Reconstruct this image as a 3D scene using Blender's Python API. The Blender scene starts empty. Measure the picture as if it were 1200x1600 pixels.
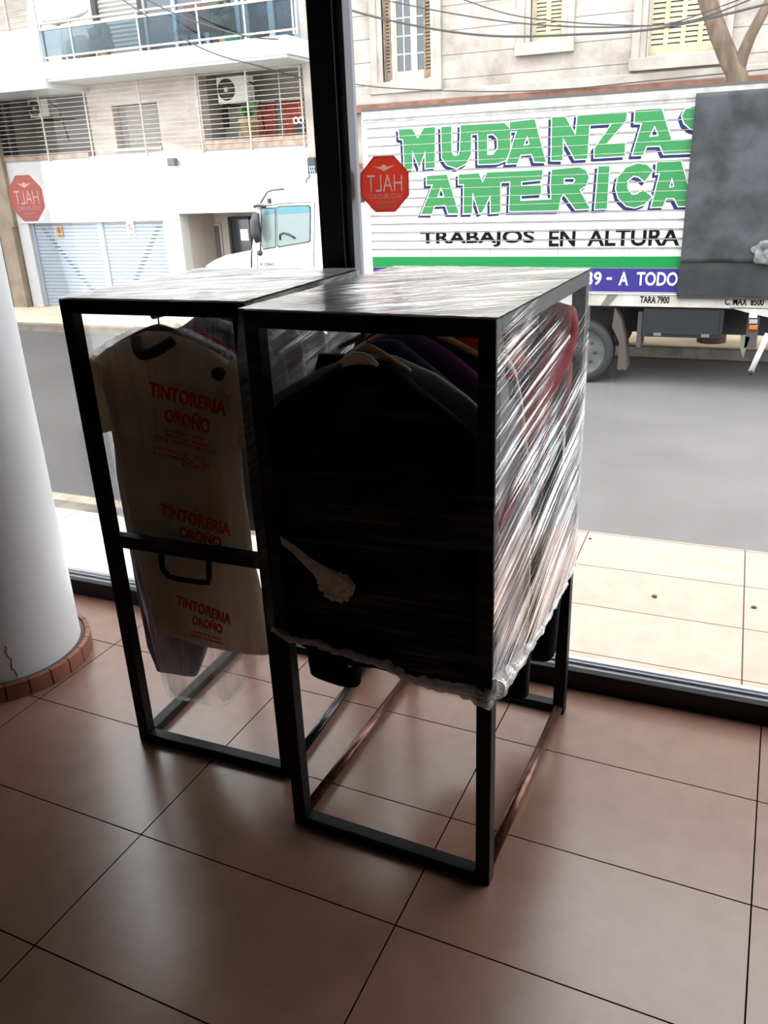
import bpy, bmesh, math, random
from math import sin, cos, pi, radians, sqrt
from mathutils import Vector, Matrix, noise

SC = bpy.context.scene
COL = SC.collection
random.seed(7)

# ------------------------------------------------------------------ camera
F_PX = 1284.42
CAM = Vector((1.5868, -1.5707, 1.9483))
CR = Vector((0.922843831, 0.383177877, -0.03916603))
CU = Vector((-0.11305818, 0.36667832, 0.92345268))
CF = Vector((-0.36820797, 0.84777457, -0.38170822))
cd = bpy.data.cameras.new('camera')
cam = bpy.data.objects.new('camera', cd)
COL.objects.link(cam)
M3 = Matrix((CR, CU, -CF)).transposed()
cam.matrix_world = Matrix.Translation(CAM) @ M3.to_4x4()
cd.sensor_fit = 'VERTICAL'
cd.sensor_height = 36.0
cd.sensor_width = 27.0
cd.lens = F_PX / 1600 * 36.0
cd.clip_start = 0.05
cd.clip_end = 300
SC.camera = cam

# ------------------------------------------------------------------ light, world, exposure
SC.view_settings.view_transform = 'Standard'
SC.view_settings.look = 'None'
SC.view_settings.gamma = 1.0
SC.view_settings.use_curve_mapping = False
SC.view_settings.exposure = 1.6
SC.cycles.transparent_max_bounces = 32
SC.cycles.max_bounces = 10
SC.cycles.diffuse_bounces = 5
SC.cycles.glossy_bounces = 4

W = bpy.data.worlds.new('overcast_sky')
SC.world = W
W.use_nodes = True
wn = W.node_tree.nodes
wl = W.node_tree.links
wn.clear()
wo = wn.new('ShaderNodeOutputWorld')
wb = wn.new('ShaderNodeBackground')
wt = wn.new('ShaderNodeTexCoord')
ws = wn.new('ShaderNodeSeparateXYZ')
wr = wn.new('ShaderNodeValToRGB')
wr.color_ramp.elements[0].position = 0.0
wr.color_ramp.elements[0].color = (0.78, 0.80, 0.83, 1)
wr.color_ramp.elements[1].position = 0.8
wr.color_ramp.elements[1].color = (0.97, 0.985, 1.0, 1)
wl.new(wt.outputs['Generated'], ws.inputs[0])
wl.new(ws.outputs['Z'], wr.inputs[0])
wl.new(wr.outputs[0], wb.inputs['Color'])
wb.inputs['Strength'].default_value = 3.0
wl.new(wb.outputs[0], wo.inputs['Surface'])

# ------------------------------------------------------------------ materials
def lin(h):
    h = h.lstrip('#')
    out = []
    for i in (0, 2, 4):
        c = int(h[i:i + 2], 16) / 255
        out.append(c / 12.92 if c <= 0.04045 else ((c + 0.055) / 1.055) ** 2.4)
    return (*out, 1.0)

def newmat(name):
    m = bpy.data.materials.new(name)
    m.use_nodes = True
    nt = m.node_tree
    nt.nodes.clear()
    o = nt.nodes.new('ShaderNodeOutputMaterial')
    return m, nt.nodes, nt.links, o

ALB = [1.0]
def pbr(name, hexa, rough=0.6, metal=0.0, var=0.08, scale=8.0, bump=0.0, bscale=60.0, spec=0.5, hex2=None, stretch=None, sheen=0.0, transl=0.0):
    """principled surface whose colour wanders with a noise"""
    m, n, l, o = newmat(name)
    b = n.new('ShaderNodeBsdfPrincipled')
    tc = n.new('ShaderNodeTexCoord')
    mp = n.new('ShaderNodeMapping')
    l.new(tc.outputs['Object'], mp.inputs[0])
    if stretch: mp.inputs['Scale'].default_value = stretch
    nz = n.new('ShaderNodeTexNoise')
    nz.inputs['Scale'].default_value = scale
    nz.inputs['Detail'].default_value = 5
    l.new(mp.outputs[0], nz.inputs['Vector'])
    rp = n.new('ShaderNodeValToRGB')
    c = tuple(q * ALB[0] for q in lin(hexa)[:3]) + (1,)
    if hex2:
        rp.color_ramp.elements[0].color = tuple(q * ALB[0] for q in lin(hex2)[:3]) + (1,)
        rp.color_ramp.elements[1].color = c
        rp.color_ramp.elements[0].position = 0.35
        rp.color_ramp.elements[1].position = 0.65
    else:
        rp.color_ramp.elements[0].color = tuple(x * (1 - var) for x in c[:3]) + (1,)
        rp.color_ramp.elements[1].color = tuple(min(1, x * (1 + var)) for x in c[:3]) + (1,)
    l.new(nz.outputs['Fac'], rp.inputs[0])
    l.new(rp.outputs[0], b.inputs['Base Color'])
    b.inputs['Roughness'].default_value = rough
    b.inputs['Metallic'].default_value = metal
    b.inputs['Specular IOR Level'].default_value = spec
    if sheen: b.inputs['Sheen Weight'].default_value = sheen
    if bump:
        n2 = n.new('ShaderNodeTexNoise')
        n2.inputs['Scale'].default_value = bscale
        n2.inputs['Detail'].default_value = 4
        l.new(mp.outputs[0], n2.inputs['Vector'])
        bp = n.new('ShaderNodeBump')
        bp.inputs['Strength'].default_value = bump
        bp.inputs['Distance'].default_value = 0.01
        l.new(n2.outputs['Fac'], bp.inputs['Height'])
        l.new(bp.outputs[0], b.inputs['Normal'])
    out = b.outputs[0]
    if transl:
        t = n.new('ShaderNodeBsdfTranslucent')
        l.new(rp.outputs[0], t.inputs['Color'])
        mx = n.new('ShaderNodeMixShader')
        mx.inputs[0].default_value = transl
        l.new(b.outputs[0], mx.inputs[1])
        l.new(t.outputs[0], mx.inputs[2])
        out = mx.outputs[0]
    l.new(out, o.inputs['Surface'])
    return m

def tile_mat(name, hexa, hex2, grout, bw, rh, ang=0.0, mortar=0.003, rough=0.3, off=(0, 0), bump=0.05, brick_off=0.0, spec=0.5):
    m, n, l, o = newmat(name)
    b = n.new('ShaderNodeBsdfPrincipled')
    tc = n.new('ShaderNodeTexCoord')
    mp = n.new('ShaderNodeMapping')
    mp.inputs['Rotation'].default_value = (0, 0, ang)
    mp.inputs['Location'].default_value = (off[0], off[1], 0)
    l.new(tc.outputs['Object'], mp.inputs[0])
    br = n.new('ShaderNodeTexBrick')
    br.offset = brick_off
    br.squash = 1.0
    br.inputs['Scale'].default_value = 1.0
    br.inputs['Mortar Size'].default_value = mortar
    br.inputs['Mortar Smooth'].default_value = 0.1
    br.inputs['Brick Width'].default_value = bw
    br.inputs['Row Height'].default_value = rh
    br.inputs['Color1'].default_value = (1, 1, 1, 1)
    br.inputs['Color2'].default_value = (0.9, 0.9, 0.9, 1)
    br.inputs['Mortar'].default_value = (0, 0, 0, 1)
    l.new(mp.outputs[0], br.inputs['Vector'])
    nz = n.new('ShaderNodeTexNoise')
    nz.inputs['Scale'].default_value = 9.0
    nz.inputs['Detail'].default_value = 3
    nz.inputs['Roughness'].default_value = 0.5
    l.new(tc.outputs['Object'], nz.inputs['Vector'])
    rp = n.new('ShaderNodeValToRGB')
    rp.color_ramp.elements[0].position = 0.25
    rp.color_ramp.elements[0].color = lin(hex2)
    rp.color_ramp.elements[1].position = 0.75
    rp.color_ramp.elements[1].color = lin(hexa)
    l.new(nz.outputs['Fac'], rp.inputs[0])
    mul = n.new('ShaderNodeMix')
    mul.data_type = 'RGBA'
    mul.blend_type = 'MULTIPLY'
    mul.inputs['Factor'].default_value = 1.0
    l.new(rp.outputs[0], mul.inputs['A'])
    l.new(br.outputs['Color'], mul.inputs['B'])
    mx = n.new('ShaderNodeMix')
    mx.data_type = 'RGBA'
    l.new(br.outputs['Fac'], mx.inputs['Factor'])
    l.new(mul.outputs['Result'], mx.inputs['A'])
    mx.inputs['B'].default_value = lin(grout)
    l.new(mx.outputs['Result'], b.inputs['Base Color'])
    # gloss wanders a little over the glaze
    mr = n.new('ShaderNodeMapRange')
    mr.inputs['To Min'].default_value = rough - 0.01
    mr.inputs['To Max'].default_value = rough + 0.01
    l.new(nz.outputs['Fac'], mr.inputs['Value'])
    gr_ = n.new('ShaderNodeMath'); gr_.operation = 'MAXIMUM'
    l.new(mr.outputs[0], gr_.inputs[0]); l.new(br.outputs['Fac'], gr_.inputs[1])
    l.new(gr_.outputs[0], b.inputs['Roughness'])
    sp_ = n.new('ShaderNodeMath'); sp_.operation = 'MULTIPLY_ADD'
    sp_.inputs[1].default_value = -spec; sp_.inputs[2].default_value = spec
    l.new(br.outputs['Fac'], sp_.inputs[0])
    l.new(sp_.outputs[0], b.inputs['Specular IOR Level'])
    bp = n.new('ShaderNodeBump')
    bp.inputs['Strength'].default_value = 0.4
    bp.inputs['Distance'].default_value = 0.004
    bp.invert = True
    l.new(br.outputs['Fac'], bp.inputs['Height'])
    n2 = n.new('ShaderNodeTexNoise')
    n2.inputs['Scale'].default_value = 45
    l.new(tc.outputs['Object'], n2.inputs['Vector'])
    bp2 = n.new('ShaderNodeBump')
    bp2.inputs['Strength'].default_value = bump
    bp2.inputs['Distance'].default_value = 0.004
    l.new(n2.outputs['Fac'], bp2.inputs['Height'])
    l.new(bp.outputs[0], bp2.inputs['Normal'])
    l.new(bp2.outputs[0], b.inputs['Normal'])
    l.new(b.outputs[0], o.inputs['Surface'])
    return m

def film_mat(name, lo=0.10, hi=0.8, along=1.5, across=60.0, haze=0.25, rough=0.12, bump=0.6, thresh=0.5, tint=(0.95, 0.95, 0.96), vgrad=None, sharp=1.0):
    """stretched plastic film: streaks run along U, vary across V; clear, milky and shiny by turns"""
    m, n, l, o = newmat(name)
    uv = n.new('ShaderNodeUVMap')
    def streak(a, c, d):
        mp = n.new('ShaderNodeMapping')
        mp.inputs['Scale'].default_value = (a, c, 1)
        l.new(uv.outputs[0], mp.inputs[0])
        nz = n.new('ShaderNodeTexNoise')
        nz.inputs['Scale'].default_value = 1.0
        nz.inputs['Detail'].default_value = d
        nz.inputs['Roughness'].default_value = 0.6
        l.new(mp.outputs[0], nz.inputs['Vector'])
        return nz.outputs['Fac']
    s1 = streak(along, across, 3)
    s2 = streak(along * 2.2, across * 3.2, 2)
    s3 = streak(2.2, 5.0, 2)
    ad = n.new('ShaderNodeMath'); ad.operation = 'MULTIPLY_ADD'
    ad.inputs[1].default_value = 0.45
    l.new(s2, ad.inputs[0]); l.new(s1, ad.inputs[2])
    ad2 = n.new('ShaderNodeMath'); ad2.operation = 'MULTIPLY_ADD'
    ad2.inputs[1].default_value = 0.8
    l.new(s3, ad2.inputs[0]); l.new(ad.outputs[0], ad2.inputs[2])
    if vgrad:
        sx_ = n.new('ShaderNodeSeparateXYZ'); l.new(uv.outputs[0], sx_.inputs[0])
        g_ = n.new('ShaderNodeMath'); g_.operation = 'MULTIPLY_ADD'
        g_.inputs[1].default_value = -vgrad[0]; g_.inputs[2].default_value = vgrad[0] * vgrad[1]
        l.new(sx_.outputs['Y'], g_.inputs[0])
        a3 = n.new('ShaderNodeMath'); a3.operation = 'ADD'
        l.new(ad2.outputs[0], a3.inputs[0]); l.new(g_.outputs[0], a3.inputs[1])
        ad2 = a3
    mr = n.new('ShaderNodeMapRange')
    mr.inputs['From Min'].default_value = 1.12 + (thresh - 0.5) - 0.16 * sharp
    mr.inputs['From Max'].default_value = 1.12 + (thresh - 0.5) + 0.2 * sharp
    mr.inputs['To Min'].default_value = lo
    mr.inputs['To Max'].default_value = hi
    l.new(ad2.outputs[0], mr.inputs['Value'])
    bp = n.new('ShaderNodeBump')
    bp.inputs['Strength'].default_value = bump
    bp.inputs['Distance'].default_value = 0.004
    l.new(ad.outputs[0], bp.inputs['Height'])
    gl = n.new('ShaderNodeBsdfGlossy')
    gl.inputs['Color'].default_value = (*tint, 1)
    gl.inputs['Roughness'].default_value = rough
    l.new(bp.outputs[0], gl.inputs['Normal'])
    df = n.new('ShaderNodeBsdfDiffuse')
    df.inputs['Color'].default_value = (0.8, 0.8, 0.8, 1)
    tl = n.new('ShaderNodeBsdfTranslucent')
    tl.inputs['Color'].default_value = (0.8, 0.8, 0.8, 1)
    hz = n.new('ShaderNodeMixShader'); hz.inputs[0].default_value = 0.5
    l.new(df.outputs[0], hz.inputs[1]); l.new(tl.outputs[0], hz.inputs[2])
    sh = n.new('ShaderNodeMixShader'); sh.inputs[0].default_value = haze
    l.new(gl.outputs[0], sh.inputs[1]); l.new(hz.outputs[0], sh.inputs[2])
    tr = n.new('ShaderNodeBsdfTransparent')
    tr.inputs['Color'].default_value = (0.98, 0.98, 0.98, 1)
    mx = n.new('ShaderNodeMixShader')
    l.new(mr.outputs[0], mx.inputs[0])
    l.new(tr.outputs[0], mx.inputs[1]); l.new(sh.outputs[0], mx.inputs[2])
    l.new(mx.outputs[0], o.inputs['Surface'])
    return m

def glass_mat(name, tint=(0.97, 0.985, 0.98), rough=0.0, ior=1.45, refl=1.0):
    m, n, l, o = newmat(name)
    tr = n.new('ShaderNodeBsdfTransparent'); tr.inputs['Color'].default_value = (*tint, 1)
    gl = n.new('ShaderNodeBsdfGlossy'); gl.inputs['Roughness'].default_value = rough
    fr = n.new('ShaderNodeFresnel'); fr.inputs['IOR'].default_value = ior
    ml = n.new('ShaderNodeMath'); ml.operation = 'MULTIPLY'; ml.inputs[1].default_value = refl
    l.new(fr.outputs[0], ml.inputs[0])
    mx = n.new('ShaderNodeMixShader')
    l.new(ml.outputs[0], mx.inputs[0]); l.new(tr.outputs[0], mx.inputs[1]); l.new(gl.outputs[0], mx.inputs[2])
    l.new(mx.outputs[0], o.inputs['Surface'])
    return m

def vinyl_mat(name, hexa, transl=0.6):
    m, n, l, o = newmat(name)
    d = n.new('ShaderNodeBsdfDiffuse'); t = n.new('ShaderNodeBsdfTranslucent')
    d.inputs['Color'].default_value = lin(hexa); t.inputs['Color'].default_value = lin(hexa)
    mx = n.new('ShaderNodeMixShader'); mx.inputs[0].default_value = transl
    l.new(d.outputs[0], mx.inputs[1]); l.new(t.outputs[0], mx.inputs[2])
    l.new(mx.outputs[0], o.inputs['Surface'])
    return m

def joint_mat(name, hexa, hex2, jz, z0, jcol, width=0.012, scale=2.0, rough=0.8):
    """stucco with level joints every jz metres"""
    m, n, l, o = newmat(name)
    b = n.new('ShaderNodeBsdfPrincipled')
    g = n.new('ShaderNodeNewGeometry')
    s = n.new('ShaderNodeSeparateXYZ'); l.new(g.outputs['Position'], s.inputs[0])
    a = n.new('ShaderNodeMath'); a.operation = 'SUBTRACT'; a.inputs[1].default_value = z0 - 10 * jz
    l.new(s.outputs['Z'], a.inputs[0])
    md = n.new('ShaderNodeMath'); md.operation = 'MODULO'; md.inputs[1].default_value = jz
    l.new(a.outputs[0], md.inputs[0])
    lt = n.new('ShaderNodeMath'); lt.operation = 'LESS_THAN'; lt.inputs[1].default_value = width
    l.new(md.outputs[0], lt.inputs[0])
    nz = n.new('ShaderNodeTexNoise'); nz.inputs['Scale'].default_value = scale; nz.inputs['Detail'].default_value = 8
    nz.inputs['Roughness'].default_value = 0.65
    l.new(g.outputs['Position'], nz.inputs['Vector'])
    rp = n.new('ShaderNodeValToRGB')
    rp.color_ramp.elements[0].position = 0.35; rp.color_ramp.elements[0].color = tuple(q * ALB[0] for q in lin(hex2)[:3]) + (1,)
    rp.color_ramp.elements[1].position = 0.6; rp.color_ramp.elements[1].color = tuple(q * ALB[0] for q in lin(hexa)[:3]) + (1,)
    l.new(nz.outputs['Fac'], rp.inputs[0])
    mx = n.new('ShaderNodeMix'); mx.data_type = 'RGBA'
    l.new(lt.outputs[0], mx.inputs['Factor']); l.new(rp.outputs[0], mx.inputs['A'])
    mx.inputs['B'].default_value = lin(jcol)
    l.new(mx.outputs['Result'], b.inputs['Base Color'])
    b.inputs['Roughness'].default_value = rough
    bp = n.new('ShaderNodeBump'); bp.inputs['Strength'].default_value = 0.8; bp.inputs['Distance'].default_value = 0.02
    bp.invert = True
    l.new(lt.outputs[0], bp.inputs['Height']); l.new(bp.outputs[0], b.inputs['Normal'])
    l.new(b.outputs[0], o.inputs['Surface'])
    return m

MT = {}
MT['floor'] = tile_mat('floor_tile', '9a7465', '916b5b', '140d0a', 0.9, 0.4469, radians(2.0), 0.0024, 0.25, spec=1.0)
MT['landing'] = tile_mat('landing_tile', 'a3877a', '987b6d', '4a403c', 0.83, 0.427, 0.0, 0.0035, 0.45, off=(-0.115, 0.155))
MT['pale_step'] = pbr('pale_stone_step', 'dad5cf', 0.7, var=0.05, scale=2)
MT['paver'] = tile_mat('sidewalk_paver', 'cfc6ba', 'bdb4a8', '6f6961', 0.28, 0.28, 0.0, 0.006, 0.8, spec=0.2)
MT['far_walk'] = pbr('far_sidewalk_cement', 'cdbca6', 0.85, var=0.12, scale=1.5, hex2='bba992', spec=0.2)
MT['asphalt'] = pbr('asphalt', '585554', 0.8, var=0.1, scale=0.7, bump=0.25, bscale=90, spec=0.2, hex2='504d4c')
MT['gutter'] = pbr('sandy_gutter', 'a99b8b', 0.9, scale=6, hex2='8d7f70', spec=0.2)
MT['kerb'] = pbr('kerb_stone', '7d746a', 0.85, scale=4, hex2='5f574e', spec=0.2)
MT['plaster'] = pbr('column_paint', 'e8e8ec', 0.5, var=0.03, scale=5, bump=0.06, bscale=30)
MT['ring_tile'] = pbr('column_base_tile', '9a5f4c', 0.4, scale=5, hex2='7f4b3b')
MT['grout'] = pbr('grey_grout', '6a5a52', 0.9)
MT['crack'] = pbr('crack_dark', '4a4442', 0.9)
MT['room_wall'] = pbr('room_wall_paint', '625b56', 0.8, var=0.05)
MT['room_ceiling'] = pbr('room_ceiling_paint', '6d665f', 0.9, var=0.04)
MT['frame_blk'] = pbr('black_frame_paint', '090b10', 0.45, var=0.2, scale=3, spec=0.3)
MT['frame_grey'] = pbr('grey_anodised_aluminium', '5b5d63', 0.45, metal=0.2, var=0.1, scale=3)
MT['sill_grey'] = pbr('light_sill_metal', '9fa3aa', 0.4, metal=0.4, var=0.1, scale=3)
MT['rack'] = pbr('black_rack_paint', '050506', 0.5, var=0.2, scale=6, bump=0.05, bscale=40, spec=0.22)
MT['rack_dull'] = pbr('worn_rack_paint', '1a1a1b', 0.5, scale=15, hex2='0c0c0d', spec=0.3)
MT['copper'] = pbr('rusty_brown_tube', '7a5648', 0.3, metal=0.7, scale=25, hex2='5a3a30')
MT['chrome'] = pbr('steel_tube', '8a8d92', 0.25, metal=1.0, var=0.1)
MT['blk_tube'] = pbr('glossy_black_tube', '16191c', 0.2, var=0.1)
MT['black_cloth'] = pbr('black_wool', '070606', 0.9, var=0.3, scale=30, bump=0.15, bscale=300, spec=0.2)
MT['navy_cloth'] = pbr('navy_wool', '2b314a', 0.85, var=0.2, scale=30, bump=0.15, bscale=300, spec=0.2)
MT['purple_cloth'] = pbr('plum_wool', '4d2a52', 0.85, var=0.2, scale=30, bump=0.15, bscale=300, spec=0.2)
MT['grey_cloth'] = pbr('grey_wool', '8a868c', 0.85, var=0.12, scale=30, bump=0.15, bscale=300, spec=0.2)
MT['denim'] = pbr('dark_denim', '10131d', 0.85, var=0.2, scale=40, bump=0.15, bscale=300, spec=0.2)
MT['red_cloth'] = pbr('crimson_cloth', '9c0a24', 0.75, var=0.15, scale=12, transl=0.25)
MT['brown_cloth'] = pbr('brown_cloth', '5b3526', 0.8, var=0.15, scale=20)
MT['blue_cloth'] = pbr('dull_blue_cloth', '27405c', 0.8, var=0.2, scale=20)
MT['lilac_cloth'] = pbr('lilac_grey_cloth', '8d7f8c', 0.85, var=0.1, scale=20, transl=0.25)
MT['cream_cloth'] = pbr('cream_cotton', 'e6d8c4', 0.85, scale=4, hex2='d3c2ae', transl=0.4)
MT['collar_dark'] = pbr('dark_collar_knit', '2c2722', 0.9)
MT['piping'] = pbr('cream_piping', 'f2e8d6', 0.7)
MT['orange_cloth'] = pbr('orange_cloth', 'e2521f', 0.7, var=0.1, transl=0.4)
MT['wood'] = pbr('hanger_wood', 'c89a6b', 0.45, scale=10, hex2='a97b4e', stretch=(1, 8, 8))
MT['wood_dark'] = pbr('dark_hanger_wood', '6b4430', 0.45, scale=10, hex2='52311f', stretch=(1, 8, 8))
MT['fluff'] = pbr('pale_fleece', 'f6e8d8', 0.95, scale=20, hex2='dcc8b4', bump=0.4, bscale=120)
MT['lining'] = pbr('cream_lining', 'ddd3c0', 0.6)
MT['white_paper'] = pbr('white_paper', 'efefec', 0.8, var=0.02)
MT['print_red'] = pbr('red_ink', 'd9141f', 0.6, var=0.1, transl=0.3)
MT['bag'] = film_mat('thin_bag_film', 0.03, 0.42, 2.0, 30.0, 0.35, 0.12, 1.0, 0.54)
MT['film_front'] = film_mat('stretch_film_front', 0.005, 0.16, 2.0, 55.0, 0.05, 0.10, 0.35, 0.66)
MT['film_side'] = film_mat('stretch_film_side', 0.05, 0.88, 1.2, 95.0, 0.07, 0.08, 0.8, 0.545, vgrad=(0.22, 1.05), sharp=0.6, tint=(0.78, 0.78, 0.79))
MT['film_top'] = film_mat('stretch_film_top', 0.12, 0.97, 1.0, 60.0, 0.34, 0.09, 1.0, 0.34, sharp=0.75)
MT['film_back'] = film_mat('stretch_film_back', 0.05, 0.45, 1.6, 50.0, 0.5, 0.2, 0.6, 0.52)
MT['film_hem'] = film_mat('bunched_film', 0.25, 0.9, 6.0, 40.0, 0.35, 0.1, 1.0, 0.45)
MT['glass'] = glass_mat('shop_glass', (0.965, 0.98, 0.98), 0.0, 1.45, 0.6)
MT['bluish_glass'] = glass_mat('bluish_railing_glass', (0.50, 0.58, 0.63), 0.02, 1.5, 0.35)
MT['vinyl_red'] = vinyl_mat('red_vinyl', 'ec8270', 0.6)
MT['vinyl_glare'] = vinyl_mat('glare_washed_red_vinyl', 'eab0ac', 0.6)  # reflection and backlight wash painted in as a paler red
MT['vinyl_white'] = vinyl_mat('pale_vinyl', 'ecd3c8', 0.62)
MT['vinyl_white2'] = vinyl_mat('pale_pink_vinyl', 'fbe6e0', 0.7)
# street side: every colour darkened, standing in for a lower exposure outdoors
ALB[0] = 0.46
MT['white_wall'] = pbr('white_facade_paint', 'e9e8e6', 0.8, var=0.03, scale=1.5)
MT['loggia_wall'] = pbr('stained_facade_paint', 'efe3d8', 0.85, scale=2.0, hex2='cdbcae', stretch=(0.6, 1, 2))
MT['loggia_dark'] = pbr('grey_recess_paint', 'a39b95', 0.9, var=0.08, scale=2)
MT['ledge_stain'] = pbr('stained_ledge', 'cdb6a6', 0.9, scale=6, hex2='a98b79')
MT['stucco'] = joint_mat('old_stucco', 'c6bbb1', '998d83', 0.372, 3.42, '4a4440', scale=1.3)
MT['stucco_plain'] = pbr('plain_old_stucco', 'cbc1b7', 0.85, scale=2, hex2='a89c92')
MT['rust_ledge'] = pbr('reddish_ledge', '9a6a55', 0.9, scale=5, hex2='7a5040')
MT['beige_pilaster'] = pbr('beige_pilaster_render', 'b8a490', 0.9, scale=4, hex2='a18c78')
MT['door_blue'] = pbr('pale_blue_garage_paint', 'b7c1cf', 0.5, var=0.04, scale=2)
MT['slot_dark'] = pbr('dark_slot', '3e4653', 0.8)
MT['door_grey'] = pbr('grey_door_paint', '6e6a69', 0.6, var=0.05)
MT['dark_glass'] = pbr('dark_door_glass', '2d353b', 0.12, var=0.1)
MT['entry_wall'] = pbr('beige_entry_paint', 'cfc6bb', 0.8, var=0.05)
MT['steel_bar'] = pbr('pale_grille_paint', 'f4ece2', 0.6, scale=10, hex2='d9c9b8')
MT['ac_white'] = pbr('air_conditioner_casing', 'd3d0c4', 0.5, var=0.04)
MT['ac_fan'] = pbr('brown_fan_grille', '4d4039', 0.6)
MT['ac_dark'] = pbr('dark_bracket', '2a2624', 0.7)
MT['terracotta'] = pbr('straw_pot', 'cfae7c', 0.85, scale=12, hex2='b08e5e')
MT['leaf'] = pbr('leaf_green', '4f7a34', 0.6, scale=8, hex2='35561f')
MT['leaf_dark'] = pbr('dark_leaf', '3a5236', 0.7, scale=8, hex2='24361f')
MT['red_curtain'] = pbr('brick_red_curtain', 'e8745a', 0.8, scale=5, hex2='c45a46', stretch=(6, 1, 1))
MT['pink_curtain'] = pbr('pinkish_curtain', 'b0605a', 0.8, scale=5, hex2='9a4f4c')
MT['shutter_wall'] = pbr('roller_shutter', 'cfc8c2', 0.7, var=0.05)
MT['cream_shutter'] = pbr('cream_shutter_paint', 'd9cba6', 0.6, scale=6, hex2='c5b48c')
MT['tan_shutter'] = pbr('tan_shutter_paint', '9a8467', 0.7, scale=6, hex2='7f6a50')
MT['sash'] = pbr('cream_sash_paint', 'd8cbb2', 0.6, var=0.05)
MT['pane'] = pbr('dark_window_pane', '4a525c', 0.25, var=0.15, scale=1.5)
MT['bark'] = pbr('bark', '7a6654', 0.95, scale=10, hex2='584839', bump=0.6, bscale=25, stretch=(1, 1, 0.3))
MT['wire'] = pbr('black_cable', '3b3838', 0.7)
MT['truck_white'] = pbr('truck_white_paint', 'f2f2f0', 0.4, var=0.02, scale=2)
MT['truck_panel'] = pbr('truck_box_panel', 'ecebe7', 0.5, var=0.03, scale=2)
MT['slat_line'] = pbr('dark_panel_joint', '55524f', 0.8)  # dark joint and gap lines of the truck body
MT['truck_trim'] = pbr('dull_box_trim', 'c3bfba', 0.6, scale=8, hex2='a59f99')
MT['green'] = pbr('sign_green', '38884e', 0.5, var=0.04, spec=0.15)
MT['green2'] = pbr('deep_stripe_green', '158743', 0.5, var=0.04, spec=0.15)
MT['navy'] = pbr('sign_navy', '2b2f5c', 0.7, spec=0.1)
MT['violet'] = pbr('sign_violet', '3a3182', 0.5, var=0.03, spec=0.15)
MT['ink'] = pbr('sign_black', '0e0f12', 0.9, spec=0.1)
MT['ink_white'] = pbr('sign_white', 'f6f6f4', 0.5, var=0.01)
MT['tarp'] = pbr('dark_grey_sheet', '4b4d50', 0.7, spec=0.25, scale=3.5, hex2='2c2e31', bump=0.5, bscale=7)
MT['tarp2'] = pbr('dark_grey_flap', '3a3c3b', 0.7, spec=0.2, scale=3, hex2='2c2f2f', bump=0.4, bscale=10)
MT['clear_crumple'] = film_mat('crumpled_film', 0.35, 0.9, 8, 14, 0.6, 0.2, 1.0, 0.4)
MT['crumple'] = pbr('crumpled_grey_film', '85878a', 0.4, scale=9, hex2='4a4c4d', bump=0.8, bscale=14)
MT['sign_red'] = pbr('sign_red', 'b3202a', 0.6)
MT['rubber'] = pbr('tyre_rubber', '1f2021', 0.85, var=0.1)
MT['wheel_grey'] = pbr('wheel_disc', '5f605d', 0.8, scale=6, hex2='4a4a47')
MT['chassis_white'] = pbr('chassis_rail_paint', 'd5d1c9', 0.6, scale=4, hex2='bdb6ab')
MT['under_black'] = pbr('underbody_black', '15161a', 0.7)
MT['toolbox'] = pbr('grey_toolbox', '272b2e', 0.6, spec=0.2, var=0.1, scale=3)
MT['flap'] = pbr('mud_flap_rubber', '4b423d', 0.8, var=0.12)
MT['orange_lens'] = pbr('orange_lens', 'e2702a', 0.3)
MT['grey_lens'] = pbr('grey_lens', 'a9aaa8', 0.3)
MT['olive'] = pbr('olive_bracket', '6e7263', 0.7)
MT['cab_glass'] = pbr('cab_glass', '8a9a98', 0.25, var=0.15, scale=1.2)
MT['cab_tint'] = pbr('cab_sun_strip', '3f8f9c', 0.3)
MT['mirror_black'] = pbr('black_mirror_housing', '26272b', 0.5)
MT['seat_dark'] = pbr('cab_interior', '3a3f42', 0.8)
MT['sign_orange'] = pbr('orange_notice', 'd8a468', 0.7)
MT['parasol_cloth'] = pbr('white_parasol_cloth', 'f0efec', 0.8)
MT['chair_brown'] = pbr('brown_chair', '6d3f35', 0.7)
MT['teal'] = pbr('teal_bucket', '2f9c8c', 0.5)
MT['bag_grey'] = pbr('grey_sack', '9a8f86', 0.8)
MT['blue_frame'] = pbr('grey_blue_frame', 'a9b8bf', 0.5)
MT['pebble'] = pbr('pebble', '6b6055', 0.9)
ALB[0] = 1.0

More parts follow.
